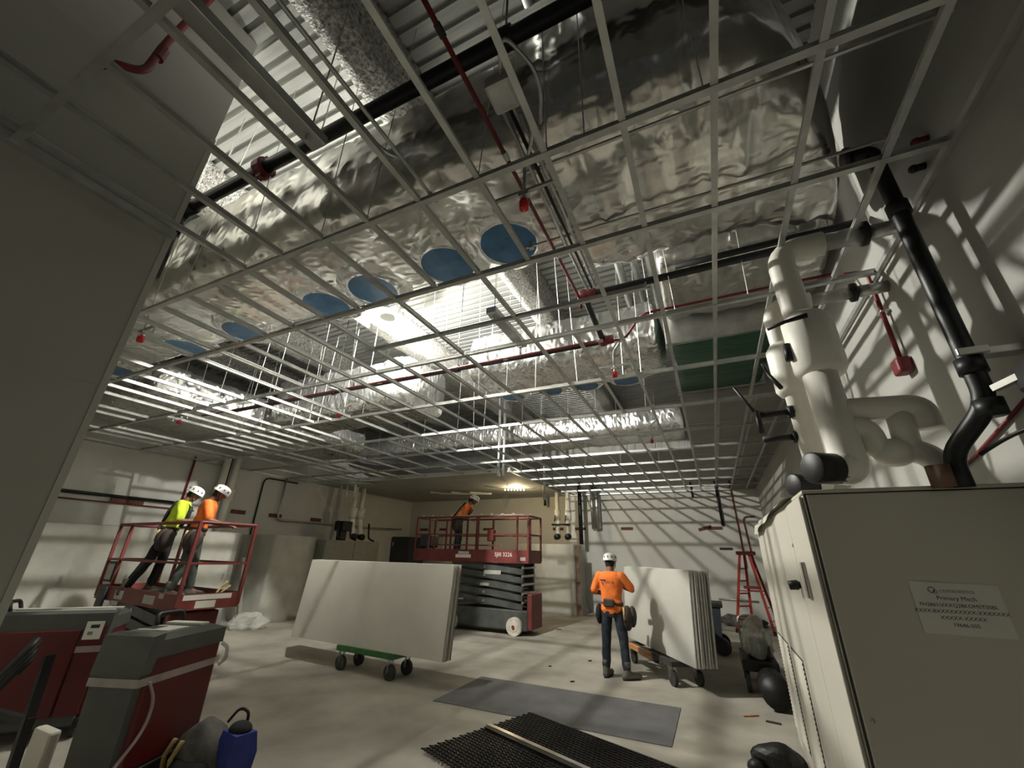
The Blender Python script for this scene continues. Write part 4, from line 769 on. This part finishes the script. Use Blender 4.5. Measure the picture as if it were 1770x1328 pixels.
tag(obj('leaning_channel', MB().bar((-10.75, 7.50, .02), (-11.1, 7.45, 1.5), .10, .06), 'galv', None, loc=(-10.9, 7.5, 0)), 'grey metal channel leaning on the wall right of the left lift', 'channel')
ld = thing('step_ladder', 'red fibreglass stepladder standing open before the back wall', 'ladder', (.55, 13.5, 0))
tp_ = Vector((.72, 13.5, 1.86))
fr_ = [(Vector((.22, 13.36, 0)), tp_+Vector((-.12, -.12, 0))), (Vector((.62, 13.72, 0)), tp_+Vector((.0, .12, 0)))]
re_ = [(Vector((1.06, 13.30, 0)), tp_+Vector((.10, -.10, 0))), (Vector((1.25, 13.66, 0)), tp_+Vector((.16, .10, 0)))]
for a, b in fr_+re_: obj('rail', MB().bar(a, b, .095, .06), 'ladder_red', ld); obj('foot', MB().bar(a, a+(b-a)*.05, .105, .07), 'black', ld)
for k in range(1, 6):
    u = k/6.2; p, q = [a+(b-a)*u for a, b in fr_]; obj('step', MB().bar(p, q, .075, .03), 'ladder_red', ld)
    p, q = [a+(b-a)*u for a, b in re_]; obj('brace', MB().bar(p, q, .03, .02), 'galv', ld)
obj('top_cap', MB().rbox(.52, .98, 13.30, 13.70, 1.84, 1.93, .02), 'lift_red', ld)
obj('spreader', MB().bar(fr_[0][0].lerp(fr_[0][1], .52), re_[0][0].lerp(re_[0][1], .52), .025).bar(fr_[1][0].lerp(fr_[1][1], .52), re_[1][0].lerp(re_[1][1], .52), .025), 'ladder_red', ld)
obj('tray', MB().rbox(.56, .95, 13.3, 13.65, 1.02, 1.08, .01), 'lift_red', ld)

# ------------------------------------------------------------------ people
def person(lb, loc, yaw, arms, shirt, trousers, lean=0., look=0., turn=0., feet=None, belt=True, harness=False, logo=False, sc=1., hair=True):
    t0 = Vector(loc)
    W0 = Matrix.Translation(t0) @ Matrix.Rotation(yaw, 4, 'Z') @ Matrix.Scale(sc, 4)
    def bendp(p):
        p = Vector(p); k = max(0, min(1, (p.z-.90)/.34)); k = k*k*(3-2*k)
        if k <= 0: return p
        c = Vector((0, 0, .95)); return c+Matrix.Rotation(-lean*k, 3, 'X') @ (p-c)
    hc = Vector((0, .035, 1.635)); nk = Vector((0, 0, 1.52))
    HR = Matrix.Translation(nk) @ Matrix.Rotation(turn, 4, 'Z') @ Matrix.Rotation(-look, 4, 'X') @ Matrix.Translation(-nk)
    def place(mb, m4=None):
        if m4: mb.v = [tuple(m4 @ Vector(p)) for p in mb.v]
        mb.v = [tuple(W0 @ bendp(p)) for p in mb.v]; return mb
    def ring(z, rx, ry, cy=0, n=20): return [(rx*math.cos(2*PI*k/n), cy+ry*math.sin(2*PI*k/n), z) for k in range(n)]
    def torso(g): return MB().loft([ring(.86, .15+g, .10+g), ring(.93, .165+g, .115+g, -.01), ring(1.0, .16+g, .112+g, -.005), ring(1.08, .148+g, .104+g), ring(1.2, .162+g, .112+g, .005), ring(1.32, .182+g, .12+g), ring(1.40, .19+g, .112+g, -.005), ring(1.455, .15+g, .09+g, -.01), ring(1.49, .085+g*.8, .07+g*.8, -.008)])
    feet = feet or [((-.10, 0, .90), (-.115, .03, .50), (-.125, -.01, .10), (-.15, .17, .04)), ((.10, 0, .90), (.115, .03, .50), (.125, -.01, .10), (.15, .17, .04))]
    def limb(mb, pts, rs):
        for (a, b), (ra, rb) in zip(zip(pts, pts[1:]), zip(rs, rs[1:])):
            mb.tube([a, Vector(a).lerp(Vector(b), .5), b], [ra, (ra+rb)/2*1.02, rb], 12); mb.ball(b, rb, 10, 7)
        mb.ball(pts[0], rs[0], 10, 7)
    body = torso(0)
    head = MB().ball(hc, (.075, .093, .112), 18, 14).ball(hc+Vector((0, .028, -.062)), (.055, .058, .052), 14, 10).tube([hc+Vector((0, .085, .01)), hc+Vector((0, .108, -.028))], [.010, .017], 8).ball(hc+Vector((0, .080, -.068)), (.026, .014, .010)).ball(hc+Vector((0, .082, .02)), (.05, .016, .012))
    for s in (-1, 1): head.ball(hc+Vector((s*.077, -.005, -.01)), (.012, .022, .032), 8, 6)
    head.v = [tuple(HR @ Vector(p)) for p in head.v]; body.add(head.v, head.f)
    body.tube([(0, -.015, 1.44), tuple(HR @ Vector((0, .0, 1.58)))], [.062, .054], 14)
    for s, (el, wr, pn) in zip((-1, 1), arms):
        sh = Vector((s*.185, -.005, 1.415)); el = Vector(el); wr = Vector(wr)
        limb(body, [sh, el, wr], [.056, .043, .029])
        d = (wr-el).normalized(); pn = Vector(pn); pn = (pn-d*pn.dot(d)).normalized(); lat = d.cross(pn).normalized()*s
        for q in (-.5, .5): body.tube([wr, wr+d*.045+lat*q*.032, wr+d*.088+lat*q*.044], [.022, .021, .017], 8)
        body.tube([wr, wr+d*.085], [.024, .020], 8)
        for i, (off, fl) in enumerate(((-.034, .066), (-.012, .076), (.011, .070), (.033, .055))):
            p = wr+d*.082+lat*off; e = d.copy()
            for j, sg in enumerate((.45, .32, .23)):
                e = (Matrix.Rotation(-.55 if True else 0, 3, lat*s) @ e) if j else (e+pn*.25).normalized()
                q = p+e*fl*sg; body.tube([p, q], [.0105, .0095], 6); body.ball(q, .0095, 6, 5); p = q
        p = wr+d*.03-lat*.02
        for e, l_ in (((d*.5-lat*.8+pn*.2).normalized(), .035), ((d*.85-lat*.35+pn*.35).normalized(), .03), ((d*.9+pn*.45).normalized(), .024)): q = p+e*l_; body.tube([p, q], [.012, .0105], 6); body.ball(q, .0105, 6, 5); p = q
    for hp, kn_, an, to in feet: limb(body, [hp, kn_, an], [.082, .055, .038]); body.tube([an, to], [.04, .03], 8)
    body = place(voxel(body, .0105, 3)); root = obj('person', body, 'skin', None, True, loc=t0); tag(root, lb, 'person')
    sh_ = torso(.016); 
    for s, (el, wr, pn) in zip((-1, 1), arms):
        sh = Vector((s*.185, -.005, 1.415)); el = Vector(el); limb(sh_, [sh, sh.lerp(el, .5), sh.lerp(el, .86)], [.074, .070, .066])
    sh_.v = [p for p in sh_.v]; sv = voxel(sh_, .013, 4)
    sv.v = [tuple(Vector(p)+Vector((0, 0, 0))*0 + Vector(p).normalized()*0 + Vector((noise.noise(Vector(p)*9), noise.noise(Vector(p)*9+Vector((7,0,0))), 0))*.008) for p in sv.v]
    so = obj('shirt', place(sv), shirt, root, True)
    pt = MB().loft([ring(.82, .135, .105), ring(.90, .172, .126, -.005), ring(.99, .172, .124), ring(1.03, .166, .12)])
    for hp, kn_, an, to in feet: limb(pt, [hp, kn_, Vector(an).lerp(Vector(kn_), .12)], [.096, .074, .064])
    pv = voxel(pt, .013, 4); pv.v = [tuple(Vector(p)+Vector((noise.noise(Vector(p)*11), noise.noise(Vector(p)*11+Vector((3,0,0))), 0))*.008) for p in pv.v]
    obj('trousers', place(pv), trousers, root, True)
    for hp, kn_, an, to in feet:
        an, to = Vector(an), Vector(to); b = MB(); d = Vector((to.x-an.x, to.y-an.y, 0)).normalized(); hl = Vector((an.x, an.y, 0))-d*.05
        b.tube([an+Vector((0,0,.14)), an+Vector((0,0,.04)), hl+d*.03+Vector((0,0,.06))], [.060, .056, .052], 12); b.ball(hl+Vector((0,0,.045)), (.045,.045,.045)); b.tube([hl+d*.02+Vector((0,0,.045)), hl+d*.14+Vector((0,0,.055)), hl+d*.24+Vector((0,0,.042))], [.045, .048, .042], 12); b.ball(hl+d*.245+Vector((0,0,.040)), (.044,.044,.040))
        bv = voxel(b, .012, 3); bv.v = [(p[0], p[1], max(.001, p[2])) for p in bv.v]; bo = obj('boot', place(bv), 'boot', root, True)
        so_ = MB().loft([[tuple(hl+d*(.115+.15*math.cos(a))+Vector((-d.y, d.x, 0))*(.049*math.sin(a))+Vector((0, 0, z))) for a in [2*PI*k/18 for k in range(18)]] for z in (0, .022)]); obj('sole', place(so_), 'black', bo)
    # helmet
    hb = MB(); rings = []; c = hc+Vector((0, -.005, .025))
    for rx, ry, z in ((.118, .142, -.010), (.112, .136, .0), (.112, .136, .03), (.106, .128, .065), (.085, .104, .095), (.050, .062, .113), (.012, .015, .119)): rings.append([(c.x+rx*math.cos(a), c.y+ry*math.sin(a)*(1.08 if math.sin(a) > 0 and z < 0 else 1), c.z+z) for a in [2*PI*k/24 for k in range(24)]])
    he = obj('hard_hat', place(hb.loft(rings), HR), 'helmet', root, True)
    vb = MB()
    for a in (.25, .8, 2.34, 2.9, 3.5, 4.1, 4.7, 5.3, 5.9):
        p = c+Vector((.113*math.cos(a), .137*math.sin(a), .03)); q = c+Vector((.108*math.cos(a), .131*math.sin(a), .06)); vb.bar(p, q, .016, .006, up=(math.cos(a), math.sin(a), 0))
    obj('vent_slots', place(vb, HR), 'black', he)
    obj('chin_strap', place(MB().tube([c+Vector((-.09, .0, -.01)), c+Vector((-.076, .03, -.09)), c+Vector((-.03, .06, -.145)), c+Vector((.03, .06, -.145)), c+Vector((.076, .03, -.09)), c+Vector((.09, 0, -.01))], .007, 6), HR), 'black', he, True)
    obj('hair', place(voxel(MB().ball(hc+Vector((0, -.022, -.012)), (.078, .082, .095), 16, 12).ball(hc+Vector((0, -.045, -.06)), (.062, .05, .05), 12, 9), .011, 2), HR), 'hair', root, True)
    for s in (-1, 1):
        e = obj('eye', place(MB().ball(hc+Vector((s*.031, .082, .004)), (.012, .010, .007), 8, 6), HR), 'eye', root, True)
        obj('pupil', place(MB().ball(hc+Vector((s*.031, .0905, .003)), (.005, .003, .005), 6, 5), HR), 'black', e, True)
    if belt:
        b_ = MB().loft([ring(.985, .182, .134), ring(1.035, .180, .132), ring(1.035, .170, .122), ring(.985, .172, .124)]); bo = obj('tool_belt', place(b_), 'leather', root, True)
        for x, y, w_, h_, dp in ((-.215, -.02, .07, .24, .13), (.235, .0, .10, .30, .18), (.30, .05, .08, .26, .15)):
            b2_ = lump((x, y, .93-h_*.35), (w_*.75, dp*.62, h_*.58), x*30, .18, 14); obj('pouch', place(b2_), 'leather' if x > 0 else 'black_cloth', bo, True)
        obj('hammer_grip', place(MB().tube([(.205, -.10, .98), (.215, -.115, .80)], [.016, .02], 8)), 'yellow', bo, True)
        obj('back_pad', place(MB().rbox(-.10, .07, -.165, -.12, .97, 1.09, .02)), 'leather', bo)
    if harness:
        for s in (-1, 1): obj('harness_strap', place(MB().tube([(s*.07, -.135, 1.05), (s*.10, -.15, 1.25), (s*.11, -.12, 1.42), (s*.11, .0, 1.475), (s*.11, .12, 1.40), (s*.10, .145, 1.25), (s*.08, .13, 1.05)], .018, 6, flat=.35)), 'black_cloth', root, True)
    if logo:
        bvh = BVHTree.FromPolygons([Vector(p) for p in sv.v], sv.f); Wi = Matrix.Identity(4)
        def proj(mb_):
            out = []
            for p in mb_.v:
                o_ = W0 @ Vector((p[0], -.6, p[2])); d_ = (W0.to_3x3() @ Vector((0, 1, 0))).normalized(); h = bvh.ray_cast(o_, d_)
                out.append(tuple((h[0] if h[0] else W0 @ Vector((p[0], -.14, p[2])))-d_*.003))
            mb_.v = out; return mb_
        tri = MB()
        def patch(poly):
            n = len(poly); tri.add([(x, 0, z) for x, z in poly], [tuple(range(n))])
        for k in range(6): a = k/6; patch([(-.155+.11*a, 1.345), (-.155+.11*(a+1/6), 1.345), (-.155+.11*(a+1/6), 1.365), (-.155+.11*a, 1.365)])
        for k in range(5): a = k/5; b = a+.2; patch([(-.140+.055*a, 1.335-.075*a), (-.115+.02*a, 1.335-.03*a), (-.115+.02*b, 1.335-.03*b), (-.140+.055*b, 1.335-.075*b)])
        obj('back_emblem', proj(tri), 'ink', so)
        obj('back_lettering', proj(text_mb('FORCA', .055, frame((-.0, 0, 1.325), (1,0,0), (0,0,1), (0,-1,0)), 0)), 'leather', so)
    return root
person('person in orange shirt and dark jeans seen from behind, facing the white boards', (-1.64, 7.47, 0), -.05,
       [((-.30, .0, 1.17), (-.12, .26, 1.13), (0, 0, -1)), ((.325, .06, 1.22), (.12, .30, 1.24), (0, 0, -1))], 'orange_cloth', 'jeans', look=.12, turn=.0,
       feet=[((-.10, 0, .90), (-.135, .02, .50), (-.15, -.02, .10), (-.13, .16, .04)), ((.10, 0, .90), (.145, .0, .50), (.175, -.03, .10), (.30, .08, .04))], logo=True)
person('person in orange shirt leaning on the left lift rail, front of two', (-7.50, 4.16, 1.0), -.66,
       [((-.27, .08, 1.16), (-.16, .36, 1.12), (0, 0, -1)), ((.27, .12, 1.17), (.20, .44, 1.12), (0, 0, -1))], 'orange_cloth', 'green_cloth', lean=.14, look=.35, belt=True, sc=.97,
       feet=[((-.10, 0, .90), (-.12, .06, .50), (-.13, .10, .10), (-.15, .28, .04)), ((.10, 0, .90), (.115, -.02, .50), (.125, -.12, .10), (.15, .06, .04))])
person('person in lime shirt and black trousers behind the orange one on the left lift', (-8.42, 4.22, 1.0), -.62,
       [((-.25, .10, 1.17), (-.14, .36, 1.22), (0, 0, -1)), ((.26, .10, 1.16), (.16, .37, 1.20), (0, 0, -1))], 'lime_cloth', 'black_cloth', lean=.20, look=.22, belt=True, harness=True, sc=.99,
       feet=[((-.10, 0, .90), (-.12, .02, .50), (-.13, -.04, .10), (-.15, .14, .04)), ((.10, 0, .90), (.115, -.12, .51), (.125, -.30, .10), (.15, -.12, .04))])
person('person in orange shirt and harness bending on the rear lift platform', (-6.35, 10.15, 1.61), -1.25,
       [((-.24, .12, 1.16), (-.12, .34, 1.02), (0, 0, -1)), ((.25, .12, 1.15), (.14, .36, 1.0), (0, 0, -1))], 'orange_cloth', 'jeans', lean=.62, look=-.2, belt=True, harness=True, sc=1.0)
